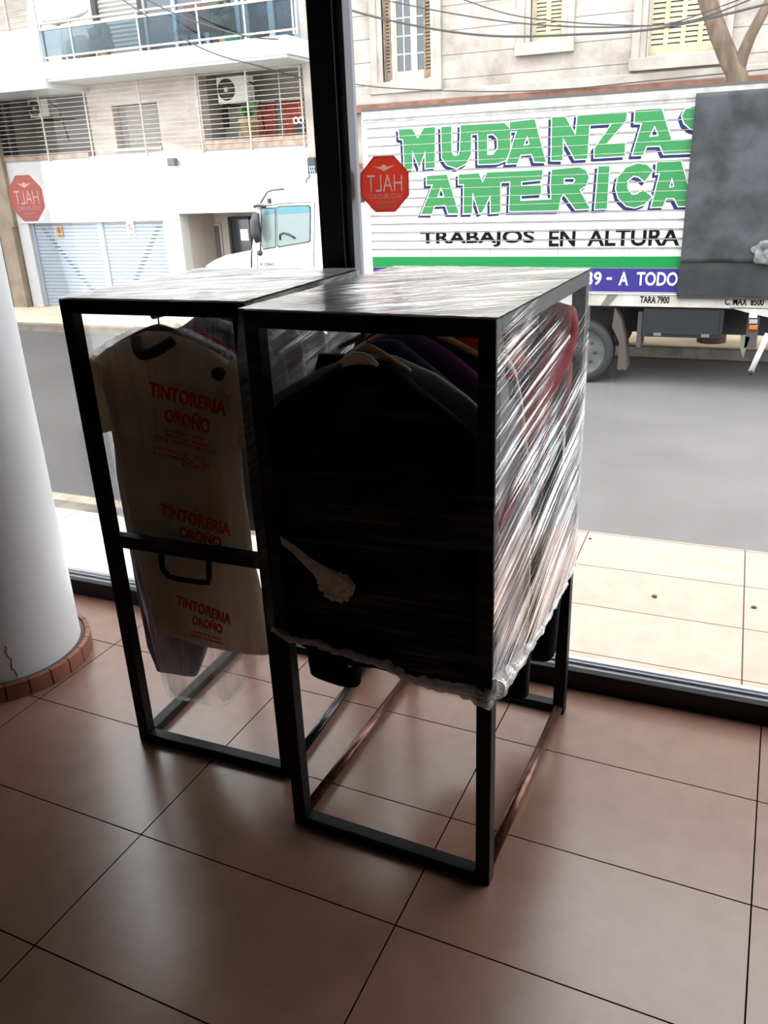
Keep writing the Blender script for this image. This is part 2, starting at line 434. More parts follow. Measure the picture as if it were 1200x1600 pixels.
# ------------------------------------------------------------------ geometry helpers
class MB:
    """collects shapes, links them as one mesh object"""
    def __init__(s): s.v = []; s.f = []; s.uv = None; s.sm = []
    def add(s, vs, fs, smooth=False):
        o = len(s.v)
        s.v += [Vector(p) for p in vs]
        for q in fs:
            s.f.append([o + i for i in q]); s.sm.append(smooth)
        return s
    def box(s, a, b, bev=0.0):
        x0, y0, z0 = min(a[0], b[0]), min(a[1], b[1]), min(a[2], b[2])
        x1, y1, z1 = max(a[0], b[0]), max(a[1], b[1]), max(a[2], b[2])
        if bev <= 0:
            return s.add([(x0, y0, z0), (x1, y0, z0), (x1, y1, z0), (x0, y1, z0), (x0, y0, z1), (x1, y0, z1), (x1, y1, z1), (x0, y1, z1)],
                  [(0, 3, 2, 1), (4, 5, 6, 7), (0, 1, 5, 4), (1, 2, 6, 5), (2, 3, 7, 6), (3, 0, 4, 7)])
        bm = bmesh.new()
        bmesh.ops.create_cube(bm, size=1)
        for v in bm.verts:
            v.co = Vector(((x0 + x1) / 2 + v.co.x * (x1 - x0), (y0 + y1) / 2 + v.co.y * (y1 - y0), (z0 + z1) / 2 + v.co.z * (z1 - z0)))
        bmesh.ops.bevel(bm, geom=bm.edges[:], offset=bev, segments=2, affect='EDGES', profile=0.5)
        bm.verts.index_update()
        s.add([v.co.copy() for v in bm.verts], [[v.index for v in f.verts] for f in bm.faces])
        bm.free()
        return s
    def tube(s, pts, r, n=8, closed=False, caps=True):
        pts = [Vector(p) for p in pts]
        rs = r if isinstance(r, (list, tuple)) else [r] * len(pts)
        k = len(pts)
        vs = []; up = None
        for i, p in enumerate(pts):
            if closed: t = pts[(i + 1) % k] - pts[i - 1]
            else: t = pts[min(i + 1, k - 1)] - pts[max(i - 1, 0)]
            t = t.normalized() if t.length > 1e-9 else Vector((0, 0, 1))
            if up is None:
                up = Vector((0, 0, 1)) if abs(t.z) < 0.9 else Vector((1, 0, 0))
            a = (up - t * up.dot(t))
            a = a.normalized() if a.length > 1e-6 else t.orthogonal().normalized()
            up = a
            b = t.cross(a)
            for j in range(n):
                th = 2 * pi * j / n
                vs.append(p + (a * cos(th) + b * sin(th)) * rs[i])
        fs = []
        for i in range(k if closed else k - 1):
            i2 = (i + 1) % k
            for j in range(n):
                fs.append((i * n + j, i * n + (j + 1) % n, i2 * n + (j + 1) % n, i2 * n + j))
        if caps and not closed:
            fs.append(tuple(range(n - 1, -1, -1))); fs.append(tuple((k - 1) * n + j for j in range(n)))
        return s.add(vs, fs, True)
    def prism(s, poly, axis, lo, hi):
        """poly in the two other axes (order kept: x->(y,z), y->(x,z), z->(x,y))"""
        def P(a, b, t):
            return {'x': (t, a, b), 'y': (a, t, b), 'z': (a, b, t)}[axis]
        n = len(poly)
        vs = [P(a, b, lo) for a, b in poly] + [P(a, b, hi) for a, b in poly]
        fs = [tuple(range(n)), tuple(range(2 * n - 1, n - 1, -1))] + [(i, i + n, (i + 1) % n + n, (i + 1) % n) for i in range(n)]
        return s.add(vs, fs)
    def cyl(s, c, r, h, axis='z', n=24, r2=None):
        r2 = r if r2 is None else r2
        d = {'x': Vector((1, 0, 0)), 'y': Vector((0, 1, 0)), 'z': Vector((0, 0, 1))}[axis] * h
        return s.tube([Vector(c), Vector(c) + d], [r, r2], n)
    def lathe(s, prof, c=(0, 0, 0), axis='z', n=32):
        """prof: (radius, height) pairs"""
        vs = []; c = Vector(c)
        for r, h in prof:
            for j in range(n):
                t = 2 * pi * j / n
                a, b = r * cos(t), r * sin(t)
                vs.append(c + Vector({'z': (a, b, h), 'y': (a, h, b), 'x': (h, a, b)}[axis]))
        fs = []
        for i in range(len(prof) - 1):
            for j in range(n):
                fs.append((i * n + j, i * n + (j + 1) % n, (i + 1) * n + (j + 1) % n, (i + 1) * n + j))
        return s.add(vs, fs, True)
    def blob(s, c, r, seed=0, amp=0.2, n=2):
        bm = bmesh.new()
        bmesh.ops.create_icosphere(bm, subdivisions=n, radius=1)
        r = Vector(r) if not isinstance(r, (int, float)) else Vector((r, r, r))
        for v in bm.verts:
            k = 1 + amp * noise.noise(v.co * 1.7 + Vector((seed, seed * 2, 0)))
            v.co = Vector((v.co.x * r.x, v.co.y * r.y, v.co.z * r.z)) * k + Vector(c)
        bm.verts.index_update()
        s.add([v.co.copy() for v in bm.verts], [[v.index for v in f.verts] for f in bm.faces], True)
        bm.free()
        return s
    def mesh(s, name, off=Vector((0, 0, 0))):
        me = bpy.data.meshes.new(name)
        me.from_pydata([tuple(v - off) for v in s.v], [], s.f)
        me.polygons.foreach_set('use_smooth', s.sm)
        if s.uv:
            u = me.uv_layers.new(name='UVMap')
            for lp in me.loops: u.data[lp.index].uv = s.uv[lp.vertex_index]
        bm = bmesh.new(); bm.from_mesh(me)
        bmesh.ops.recalc_face_normals(bm, faces=bm.faces[:])
        bm.to_mesh(me); bm.free()
        me.update()
        return me
    def build(s, name, mat, parent=None, off=None, label=None):
        """parent given: verts are in world coordinates unless off is passed; no parent: origin at the base centre"""
        if parent is not None:
            o_ = Vector(off) if off is not None else root_loc(parent)
            ob = bpy.data.objects.new(name, s.mesh(name, o_))
            ob.parent = parent
        else:
            xs = [v.x for v in s.v]; ys = [v.y for v in s.v]; zs = [v.z for v in s.v]
            c = Vector(((min(xs) + max(xs)) / 2, (min(ys) + max(ys)) / 2, min(zs))) if off is None else Vector(off)
            ob = bpy.data.objects.new(name, s.mesh(name, c))
            ob.location = c
        ob.data.materials.append(MT[mat] if isinstance(mat, str) else mat)
        COL.objects.link(ob)
        if label: ob['label'] = label
        return ob

def root_loc(o):
    p = Vector((0, 0, 0))
    while o:
        p = p + o.location; o = o.parent
    return p

def tag(o, label, cat, group=None):
    o['label'] = label; o['category'] = cat
    if group: o['group'] = group
    return o

def thing(name, loc, label, cat, group=None, rz=0.0):
    o = bpy.data.objects.new(name, None)
    o.empty_display_size = 0.1
    o.location = loc; o.rotation_euler = (0, 0, rz)
    COL.objects.link(o)
    return tag(o, label, cat, group)

def struct(name, mb, mat, off=(0, 0, 0)):
    o = mb.build(name, mat, None, off)
    o['kind'] = 'structure'
    return o

def PX(x, y, Y):
    """photo pixel -> point on the upright plane at distance Y, as measured from the survey of the photograph"""
    d = CF + CR * ((x - 600) / F_PX) - CU * ((y - 800) / F_PX)
    return CAM + d * ((Y - CAM.y) / d.y)

def depsgraph_mesh(cu_obj):
    COL.objects.link(cu_obj)
    dg = bpy.context.evaluated_depsgraph_get()
    me = bpy.data.meshes.new_from_object(cu_obj.evaluated_get(dg))
    bpy.data.objects.remove(cu_obj)
    mb = MB()
    mb.add([v.co.copy() for v in me.vertices], [list(p.vertices) for p in me.polygons])
    bpy.data.meshes.remove(me)
    return mb

def text_mb(body, box, Y, bold=0.0, depth=0.004, mirror=False, rot=0.0, font_space=1.0):
    """lettering on the plane y = Y filling box (x0, z0, x1, z1)"""
    cu = bpy.data.curves.new('lettering', 'FONT')
    cu.body = body; cu.size = 1.0; cu.offset = bold; cu.space_character = font_space
    cu.resolution_u = 4
    cu.align_x = 'CENTER'
    mb = depsgraph_mesh(bpy.data.objects.new('lettering', cu))
    xs = [v.x for v in mb.v]; ys = [v.y for v in mb.v]
    x0, z0, x1, z1 = box
    sx = (x1 - x0) / (max(xs) - min(xs)); sy = (z1 - z0) / (max(ys) - min(ys))
    cx, cz = (x0 + x1) / 2, (z0 + z1) / 2
    mx, my = (max(xs) + min(xs)) / 2, (max(ys) + min(ys)) / 2
    front = MB(); n = len(mb.v)
    pts = []
    for v in mb.v:
        a = (v.x - mx) * sx * (-1 if mirror else 1); b = (v.y - my) * sy
        pts.append((cx + a * cos(rot) - b * sin(rot), cz + a * sin(rot) + b * cos(rot)))
    return slab(pts, mb.f, Y, depth)

def text_loops(body, box, bold=0.0, mirror=False):
    """outlines of a line of lettering as closed loops of (x, z)"""
    cu = bpy.data.curves.new('lettering', 'FONT')
    cu.body = body; cu.size = 1.0; cu.offset = bold; cu.fill_mode = 'NONE'; cu.resolution_u = 4
    ob = bpy.data.objects.new('lettering', cu)
    COL.objects.link(ob)
    me = bpy.data.meshes.new_from_object(ob.evaluated_get(bpy.context.evaluated_depsgraph_get()))
    bpy.data.objects.remove(ob)
    nb = {}
    for e in me.edges:
        a, b = e.vertices
        nb.setdefault(a, []).append(b); nb.setdefault(b, []).append(a)
    seen = set(); loops = []
    for v0 in nb:
        if v0 in seen: continue
        lp = [v0]; seen.add(v0); cur = v0
        while True:
            nx = [q for q in nb[cur] if q not in seen]
            if not nx: break
            cur = nx[0]; seen.add(cur); lp.append(cur)
        loops.append([(me.vertices[q].co.x, me.vertices[q].co.y) for q in lp])
    bpy.data.meshes.remove(me)
    xs = [p[0] for l in loops for p in l]; ys = [p[1] for l in loops for p in l]
    x0, z0, x1, z1 = box
    sx = (x1 - x0) / (max(xs) - min(xs)); sy = (z1 - z0) / (max(ys) - min(ys))
    out = []
    for l in loops:
        o = []
        for a, b in l:
            u = (a - min(xs)) * sx
            o.append(((x1 - u) if mirror else (x0 + u), z0 + (b - min(ys)) * sy))
        out.append(o)
    return out

def slab(pts, faces, Y, depth):
    """a flat outline given a real thickness towards the viewer"""
    from collections import Counter
    n = len(pts)
    vs = [(a, Y, b) for a, b in pts] + [(a, Y - depth, b) for a, b in pts]
    fs = [list(f) for f in faces] + [[i + n for i in reversed(f)] for f in faces]
    cnt = Counter()
    for f in faces:
        for i in range(len(f)): cnt[frozenset((f[i], f[(i + 1) % len(f)]))] += 1
    for e, c in cnt.items():
        if c == 1 and len(e) == 2:
            i, j = tuple(e); fs.append([i, j, j + n, i + n])
    return MB().add(vs, fs)

def poly_mb(polys, Y, grow=0.0, depth=0.004, shift=(0, 0)):
    """filled outlines with holes; polys: lists of (x, z)"""
    cu = bpy.data.curves.new('outline', 'CURVE')
    cu.dimensions = '2D'; cu.fill_mode = 'BOTH'; cu.offset = grow
    for pl in polys:
        sp = cu.splines.new('POLY')
        sp.points.add(len(pl) - 1)
        for q, (a, b) in zip(sp.points, pl): q.co = (a, b, 0, 1)
        sp.use_cyclic_u = True
    mb = depsgraph_mesh(bpy.data.objects.new('outline', cu))
    return slab([(v.x + shift[0], v.y + shift[1]) for v in mb.v], mb.f, Y, depth)

def area(pl):
    return sum(pl[i][0] * pl[(i + 1) % len(pl)][1] - pl[(i + 1) % len(pl)][0] * pl[i][1] for i in range(len(pl))) / 2

# ================================================================== THE ROOM
WY = 1.26                                   # inner face of the shopfront
struct('floor', MB().box((-1.9, -5.0, -0.12), (4.8, WY + 0.10, 0.0)), 'floor')
struct('ceiling', MB().box((-2.1, -5.2, 3.3), (5.0, WY + 0.2, 3.5)), 'room_ceiling')
struct('wall_left', MB().box((-2.1, -5.2, -0.12), (-1.9, WY + 0.10, 3.3)), 'room_wall')
struct('wall_right', MB().box((4.8, -5.2, -0.12), (5.0, WY + 0.10, 3.3)), 'room_wall')
struct('wall_back', MB().box((-1.9, -5.2, -0.12), (4.8, -5.0, 3.3)), 'room_wall')
# shopfront: low sill, mullion, head, glass
struct('trim_1', MB().box((-1.9, WY, 0.0), (4.8, WY + 0.035, 0.085), 0.004), 'frame_blk')
sl = MB().box((-1.9, WY + 0.035, 0.0), (4.8, WY + 0.125, 0.080), 0.003)
sl.box((-1.9, WY + 0.060, 0.080), (4.8, WY + 0.066, 0.090)).box((-1.9, WY + 0.084, 0.080), (4.8, WY + 0.090, 0.090))
struct('trim_2', sl, 'sill_grey')
mxl, mxr = PX(478, 20, WY).x, PX(518, 20, WY).x
struct('trim_3', MB().box((mxl, WY, 0.08), (mxr, WY + 0.10, 3.3), 0.003), 'frame_blk')
struct('trim_4', MB().box((mxr, WY + 0.035, 0.08), (mxr + 0.014, WY + 0.10, 3.3)).box((mxr + 0.014, WY + 0.02, 0.08), (mxr + 0.030, WY + 0.10, 3.3), 0.002), 'frame_grey')
struct('trim_5', MB().box((-1.9, WY, 2.85), (4.8, WY + 0.12, 3.3)), 'frame_blk')
GY = WY + 0.072
for i, (a, b) in enumerate(((-1.9, mxl), (mxr, 4.8))):
    struct('window_%d' % (i + 1), MB().box((a, GY, 0.085), (b, GY + 0.006, 2.85)), 'glass')

# round column with a skirting of small tiles
CX, CY, CRAD = -1.25, 0.67, 0.318
cm = MB().lathe([(CRAD, 0.0), (CRAD, 3.3)], (CX, CY, 0), 'z', 96)
struct('column', cm, 'plaster')
rg = MB().lathe([(0.352, 0.0), (0.352, 0.062), (CRAD - 0.002, 0.068)], (CX, CY, 0), 'z', 96)
struct('baseboard_column_grout', rg, 'grout')
rt = MB()
nt_ = 24
for k in range(nt_):
    a0, a1 = 2 * pi * (k + 0.03) / nt_, 2 * pi * (k + 0.97) / nt_
    vs = []
    for t in range(5):
        a = a0 + (a1 - a0) * t / 4
        for r_, z_ in ((0.340, 0.001), (0.360, 0.001), (0.360, 0.070), (0.340, 0.072)):
            vs.append((CX + r_ * cos(a), CY + r_ * sin(a), z_))
    fs = [(0, 1, 2, 3), (16, 19, 18, 17)]
    for t in range(4):
        for j in range(4): fs.append((t * 4 + j, t * 4 + (j + 1) % 4, t * 4 + 4 + (j + 1) % 4, t * 4 + 4 + j))
    rt.add(vs, fs)
struct('baseboard_column', rt, 'ring_tile')
# hairline crack low on the column
ck = MB()
pts = []
for k in range(14):
    z = 0.075 + 0.012 * k
    a = radians(-36 + 0.9 * sin(k * 1.1) + 0.5 * sin(k * 2.7) - 0.25 * k)
    pts.append((CX + (CRAD + 0.0005) * cos(a), CY + (CRAD + 0.0005) * sin(a), z))
ck.tube(pts, 0.0018, 4)
struct('trim_6', ck, 'crack')

# octagonal stickers on the glass, read from outside
def sticker(cx, cz, label, red, pale):
    t = thing('octagonal_sticker', (cx, GY - 0.001, cz - 0.095), label, 'sticker')
    R = 0.1005
    oc = [(cx + R * cos(pi / 8 + k * pi / 4), cz + R * sin(pi / 8 + k * pi / 4)) for k in range(8)]
    y = GY - 0.0005
    groups = []
    for body, bx_, bold in (('HALT', (cx - 0.068, cz - 0.024, cx + 0.068, cz + 0.032), 0.03), ('SEGURIDAD', (cx - 0.062, cz - 0.048, cx + 0.066, cz - 0.031), 0.012),
                           ('PROTEGIDO', (cx - 0.034, cz - 0.066, cx + 0.040, cz - 0.056), 0.0), ('0810 555 HALT', (cx - 0.034, cz - 0.079, cx + 0.040, cz - 0.070), 0.0)):
        groups.append(('lettering', text_loops(body, bx_, bold, True)))
    wing = [(-.045, .062), (-.012, .058), (0, .066), (.012, .058), (.045, .062), (.02, .052), (.008, .046), (0, .042), (-.008, .046), (-.02, .052)]
    groups.append(('emblem', [[(cx + a, cz + b) for a, b in wing]]))
    poly_mb([oc] + [l for g in groups for l in g[1]], y, 0, 0.0012).build('backing', red, t)
    for nm, g in groups: poly_mb(g, y, 0, 0.0012).build(nm, pale, t)
    inn = [(cx + (p[0] - cx) * 0.955, cz + (p[1] - cz) * 0.955) for p in oc]
    inn2 = [(cx + (p[0] - cx) * 0.925, cz + (p[1] - cz) * 0.925) for p in reversed(oc)]
    poly_mb([inn, inn2], GY - 0.002, 0, 0.0006).build('border', pale, t)
    return t
c = PX(601, 288, GY)
sticker(c.x, c.z, 'vivid red octagonal security sticker on the glass right of the black mullion', 'vinyl_red', 'vinyl_white')
c = PX(42, 310, GY)
sticker(c.x, c.z, 'pinkish red octagonal security sticker with painted-in glare on the glass above the garage door', 'vinyl_glare', 'vinyl_white2')

# ================================================================== OUTSIDE GROUND
RZ = -0.89                                  # road
SZ = -0.74                                  # far pavement
lm = MB().box((0.0, WY + 0.10, -0.16), (6.0, 2.85, -0.005))
struct('landing_right', lm, 'landing')
struct('landing_left', MB().box((-6.0, WY + 0.10, -0.16), (0.0, 2.05, -0.005)), 'pale_step')
struct('landing_wall', MB().box((-6.0, 1.30, RZ), (6.0, 1.36 + 0.55, -0.16)).box((0.0, 1.9, RZ), (6.0, 2.75, -0.16)), 'kerb')
struct('sidewalk_near', MB().box((-18, 1.36, RZ - 0.1), (12, 3.62, SZ)), 'paver')
struct('kerb_near', MB().box((-18, 3.62, RZ - 0.1), (12, 3.80, SZ - 0.005), 0.01), 'kerb')
struct('gutter_near', MB().box((-18, 3.80, RZ - 0.1), (12, 4.22, RZ + 0.006)), 'gutter')
struct('road', MB().box((-30, 4.22, RZ - 0.2), (20, 11.85, RZ)), 'asphalt')
struct('kerb_far', MB().box((-30, 11.85, RZ - 0.1), (20, 12.02, SZ), 0.015), 'kerb')
struct('sidewalk_far', MB().box((-30, 12.02, RZ - 0.1), (20, 16.0, SZ - 0.005)), 'far_walk')
for i, (px, py, r_, lab) in enumerate(((1023, 933, 0.011, 'small dark pebble in the middle of the sunlit landing tiles'),
                                       (1178, 950, 0.010, 'pale pebble near the right edge of the landing tiles'),
                                       (922, 842, 0.007, 'tiny dark pebble near the far edge of the landing'))):
    d = CF + CR * ((px - 600) / F_PX) - CU * ((py - 800) / F_PX)
    p = CAM + d * ((-0.005 - CAM.z) / d.z)
    tag(MB().blob((p.x, p.y, p.z + r_ * 0.55), (r_ * 1.3, r_, r_ * 0.6), i, 0.4).build('pebble', 'pebble'), lab, 'pebble', 'pebbles on the landing')

# ================================================================== LEFT BUILDING (white facade with garage)
FY = 14.0
XR = -6.40                                  # right end of the white building
w = MB()
w.box((-14.25, FY, SZ), (-13.93, FY + 0.3, 2.52))                    # left of the garage
w.box((-13.93, FY, 1.19), (-10.10, FY + 0.3, 2.52))                  # over the garage
w.box((-10.10, FY, SZ), (-9.66, FY + 0.3, 2.52))                     # pier
w.box((-9.66, FY, 1.30), (-7.0, FY + 0.3, 2.52))                     # over the entry
w.box((-7.0, FY, SZ), (XR, FY + 0.3, 2.52))
w.box((-14.25, FY + 0.3, 2.30), (XR, FY + 1.4, 2.52))                # floor behind the grilles
struct('facade_white_ground', w, 'white_wall')
struct('facade_white_lintel', MB().box((-14.2, FY - 0.03, 1.17), (-9.72, FY + 0.02, 1.25)).box((-9.68, FY - 0.03, 1.30), (-7.0, FY + 0.02, 1.37)), 'white_wall')
struct('facade_white_recess', MB().box((-9.72, FY + 1.3, SZ), (-7.0, FY + 1.4, 1.45)).box((-9.76, FY + 0.3, SZ), (-9.66, FY + 1.4, 1.45)).box((-7.0, FY + 0.3, SZ), (-6.9, FY + 1.4, 1.45)).box((-9.76, FY + 0.3, 1.33), (-6.9, FY + 1.4, 1.45)), 'entry_wall')
struct('facade_white_upper', MB().box((-11.74, FY + 0.12, 2.52), (-11.12, FY + 0.4, 4.0)).box((-9.95, FY + 0.12, 2.52), (-8.88, FY + 0.4, 4.0)).box((-11.12, FY + 0.12, 3.47), (-9.95, FY + 0.4, 4.0)).box((-11.12, FY + 0.12, 2.52), (-9.95, FY + 0.4, 2.63))
       .box((-11.12, FY + 0.36, 2.6), (-9.95, FY + 0.4, 3.5)), 'loggia_wall')
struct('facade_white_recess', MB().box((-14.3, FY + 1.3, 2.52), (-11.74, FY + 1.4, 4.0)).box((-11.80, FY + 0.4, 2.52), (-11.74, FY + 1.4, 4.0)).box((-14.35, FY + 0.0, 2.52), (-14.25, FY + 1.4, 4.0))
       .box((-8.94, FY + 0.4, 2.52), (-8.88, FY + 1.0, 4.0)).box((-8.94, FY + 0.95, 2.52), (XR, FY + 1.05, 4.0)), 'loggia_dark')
struct('facade_white_ledge', MB().box((-14.25, FY - 0.04, 2.50), (-11.8, FY + 0.2, 2.60)).box((-8.9, FY - 0.04, 2.50), (XR, FY + 0.2, 2.68)), 'ledge_stain')
struct('facade_white_pilaster', MB().box((XR, FY - 0.12, SZ), (-6.05, FY + 0.4, 13.0)), 'stucco_plain')
# slab and parapet of the balcony above
struct('balcony_slab', MB().box((-17, 12.9, 3.93), (-6.15, FY + 1.5, 4.22)).box((-17, 12.93, 3.88), (-6.2, FY + 0.3, 3.93)), 'white_wall')
struct('balcony_parapet', MB().box((-18, 12.86, 3.76), (-11.63, 13.06, 4.82)).box((-18, 13.06, 3.76), (-11.63, FY + 0.3, 3.93)), 'white_wall')
struct('facade_white_balcony', MB().box((-22, FY + 0.3, 4.22), (XR, FY + 0.5, 13.0)), 'loggia_wall')
struct('facade_neighbour', MB().box((-22, FY - 0.10, SZ), (-14.72, FY + 0.3, 4.2)).box((-14.72, FY + 0.25, SZ), (-14.2, FY + 0.4, 4)), 'ac_dark')
struct('facade_neighbour_pilaster', MB().box((-14.72, FY - 0.15, SZ), (-14.30, FY + 0.2, 1.1)).box((-14.78, FY - 0.12, 1.1), (-14.25, FY + 0.2, 3.8)), 'beige_pilaster')

# garage door, two leaves of horizontal boards
gd = thing('garage_door', (-12.0, FY + 0.16, SZ), 'pale blue slatted double garage door in the white facade', 'garage door')
def gleaf(x0, x1, slope):
    b = MB(); n_ = 24; z0, z1 = SZ + 0.02, 1.19
    h = (z1 - z0) / n_
    for k in range(n_):
        za = z0 + k * h
        b.prism([(FY + 0.10, za + 0.012), (FY + 0.10, za + h * 0.9), (FY + 0.115, za + h), (FY + 0.17, za + h), (FY + 0.17, za), (FY + 0.115, za)], 'x', x0, x1)
    lf = b.build('door_leaf', 'door_blue', gd)
    s = MB()
    for k in range(1, n_ - 1):
        za = z0 + k * h
        t = k / n_
        xa = x0 + (x1 - x0) * (0.06 + 0.80 * (1 - t) if slope > 0 else 0.12 + 0.80 * t)
        s.box((xa, FY + 0.094, za - 0.010), (xa + 0.13, FY + 0.118, za + 0.010))
    s.build('slot', 'slot_dark', lf)
    fr = MB().box((x0 - 0.03, FY + 0.07, z0), (x0 + 0.05, FY + 0.17, z1)).box((x1 - 0.05, FY + 0.07, z0), (x1 + 0.03, FY + 0.17, z1))
    fr.build('door_stile', 'door_blue', lf)
gleaf(-13.90, -11.93, 1); gleaf(-11.87, -10.13, -1)
def notice(px, py, hexm, label, w_, h_, ring):
    c = PX(px, py, FY + 0.08)
    t = thing('door_notice', (c.x, FY + 0.09, c.z - h_ / 2), label, 'sign', 'notices on the garage door')
    MB().box((c.x - w_ / 2, FY + 0.075, c.z - h_ / 2), (c.x + w_ / 2, FY + 0.092, c.z + h_ / 2)).build('plate', hexm, t)
    cc = c.z + h_ * 0.12
    pr = [(c.x + w_ * 0.38 * cos(a * pi / 12), cc + w_ * 0.38 * sin(a * pi / 12)) for a in range(24)]
    pi_ = [(c.x + (a - c.x) * 0.76, cc + (b - cc) * 0.76) for a, b in reversed(pr)]
    poly_mb([pr, pi_], FY + 0.075, 0, 0.003).build('ring', ring, t)
    text_mb('E', (c.x - w_ * 0.14, cc - w_ * 0.2, c.x + w_ * 0.14, cc + w_ * 0.2), FY + 0.075, 0.02, 0.003).build('lettering', 'ink', t)
    bar = [(c.x - w_ * .27, cc + w_ * .21), (c.x - w_ * .21, cc + w_ * .27), (c.x + w_ * .27, cc - w_ * .21), (c.x + w_ * .21, cc - w_ * .27)]
    poly_mb([bar[::-1]], FY + 0.074, 0, 0.003).build('slash', ring, t)
    MB().box((c.x - w_ * .4, FY + 0.071, c.z - h_ * .40), (c.x + w_ * .4, FY + 0.076, c.z - h_ * .34)).build('caption_line', 'ink', t)
notice(93, 362, 'sign_orange', 'orange no parking notice on the left leaf of the garage door', 0.18, 0.24, 'rust_ledge')
notice(204, 358, 'white_paper', 'white no parking notice with red ring on the right garage leaf', 0.20, 0.32, 'sign_red')

# entry recess: grey door panel, small box, glass door with a paper
e = thing('entry_panel', (-8.9, FY + 1.28, SZ), 'grey flush door panel in the entry recess beside the truck bonnet', 'door')
a, b = PX(313, 353, FY + 1.28), PX(343, 352, FY + 1.28)
MB().box((a.x, FY + 1.26, SZ), (b.x, FY + 1.30, a.z)).build('leaf', 'door_grey', e)
MB().box((a.x - 0.04, FY + 1.25, SZ), (a.x, FY + 1.30, a.z + 0.04)).box((b.x, FY + 1.25, SZ), (b.x + 0.04, FY + 1.30, a.z + 0.04)).box((a.x, FY + 1.25, a.z), (b.x, FY + 1.30, a.z + 0.04)).build('door_frame', 'entry_wall', e)
a, b = PX(293, 377, FY + 1.28), PX(304, 399, FY + 1.28)
e = thing('meter_box', ((a.x + b.x) / 2, FY + 1.27, b.z), 'small dark meter box on the beige entry wall', 'meter box')
MB().box((a.x, FY + 1.20, b.z), (b.x, FY + 1.30, a.z), 0.01).build('casing', 'door_grey', e)
MB().box((a.x + 0.02, FY + 1.19, b.z + 0.03), (b.x - 0.02, FY + 1.205, a.z - 0.03)).build('cover', 'door_grey', e)
a, b = PX(359, 343, FY + 1.2), PX(425, 338, FY + 1.2)
e = thing('glass_entrance_door', ((a.x + b.x) / 2, FY + 1.2, SZ), 'dark glass entrance door behind the truck cab', 'door')
MB().box((a.x, FY + 1.18, SZ), (b.x, FY + 1.21, a.z)).build('pane', 'dark_glass', e)
fr = MB()
for x in (a.x, (a.x + b.x) / 2, b.x): fr.box((x - 0.03, FY + 1.15, SZ), (x + 0.03, FY + 1.22, a.z + 0.05))
fr.box((a.x, FY + 1.15, a.z), (b.x, FY + 1.22, a.z + 0.06)).build('door_frame', 'ac_dark', e)
c = PX(382, 367, FY + 1.17)
tag(MB().box((c.x - 0.10, FY + 1.165, c.z - 0.12), (c.x + 0.10, FY + 1.178, c.z + 0.12)).build('paper_notice', 'white_paper'), 'white paper sheet taped on the dark entrance door', 'notice')

# flood lamp on the white wall
c = PX(276, 252, FY)
t = thing('wall_lamp', (c.x, FY, c.z - 0.1), 'small dark flood lamp on the white wall over the garage', 'lamp')
MB().box((c.x - 0.03, FY - 0.10, c.z - 0.02), (c.x + 0.03, FY, c.z + 0.03)).build('bracket', 'ac_dark', t)
MB().box((c.x - 0.09, FY - 0.22, c.z - 0.09), (c.x + 0.09, FY - 0.08, c.z + 0.06), 0.02).build('housing', 'door_grey', t)

# roller shutter window in the middle of the first floor
wx0, wx1, wz0, wz1 = -11.10, -9.97, 2.64, 3.46
t = thing('shuttered_window', ((wx0 + wx1) / 2, FY + 0.3, wz0), 'small window with lowered white roller shutter between the two loggias', 'window')
sh = MB(); k = 20
for i in range(k):
    za = wz0 + (wz1 - wz0) * i / k; zb = wz0 + (wz1 - wz0) * (i + 1) / k
    sh.prism([(FY + 0.30, za), (FY + 0.275, za + (zb - za) * 0.5), (FY + 0.30, zb), (FY + 0.33, zb), (FY + 0.33, za)], 'x', wx0 + 0.2, wx1 - 0.03)
sh.build('roller_shutter', 'shutter_wall', t)
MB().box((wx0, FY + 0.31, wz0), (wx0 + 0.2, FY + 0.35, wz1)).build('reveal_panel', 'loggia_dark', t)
MB().box((wx0 - 0.03, FY + 0.06, wz0 - 0.06), (wx1 + 0.03, FY + 0.30, wz0)).build('window_sill', 'loggia_wall', t)

# long security grille in front of the whole first floor
g = thing('security_grille', (-10.3, FY - 0.05, 2.5), 'long pale security grille of level bars across the first floor', 'grille')
bars = 15
for i in range(bars):
    z = 2.62 + i * 0.088
    MB().tube([(-14.2, FY - 0.06, z), (-12.9, FY - 0.06, z), (-8.9, FY - 0.06, z), (-6.45, FY - 0.06, z)], 0.007, 6).build('bar', 'steel_bar', g)
for px, py in ((70, 215), (137, 195), (222, 190), (310, 175), (386, 160), (470, 150)):
    x = PX(px, py, FY - 0.06).x
    MB().box((x - 0.013, FY - 0.055, 2.45), (x + 0.013, FY - 0.025, 3.92)).build('upright', 'steel_bar', g)
MB().tube([(-6.95, FY - 0.07, 2.66), (-6.95, FY - 0.07, 3.92)], 0.008, 6).build('upright', 'steel_bar', g)
t = MB()
for dx in (-0.055, 0.055):
    c = PX(466, 188, FY - 0.09)
    t.tube([(c.x + dx + 0.05 * cos(a * pi / 8), FY - 0.08, c.z + 0.05 * sin(a * pi / 8)) for a in range(16)], 0.012, 6, True)
t.build('ring', 'white_paper', g)

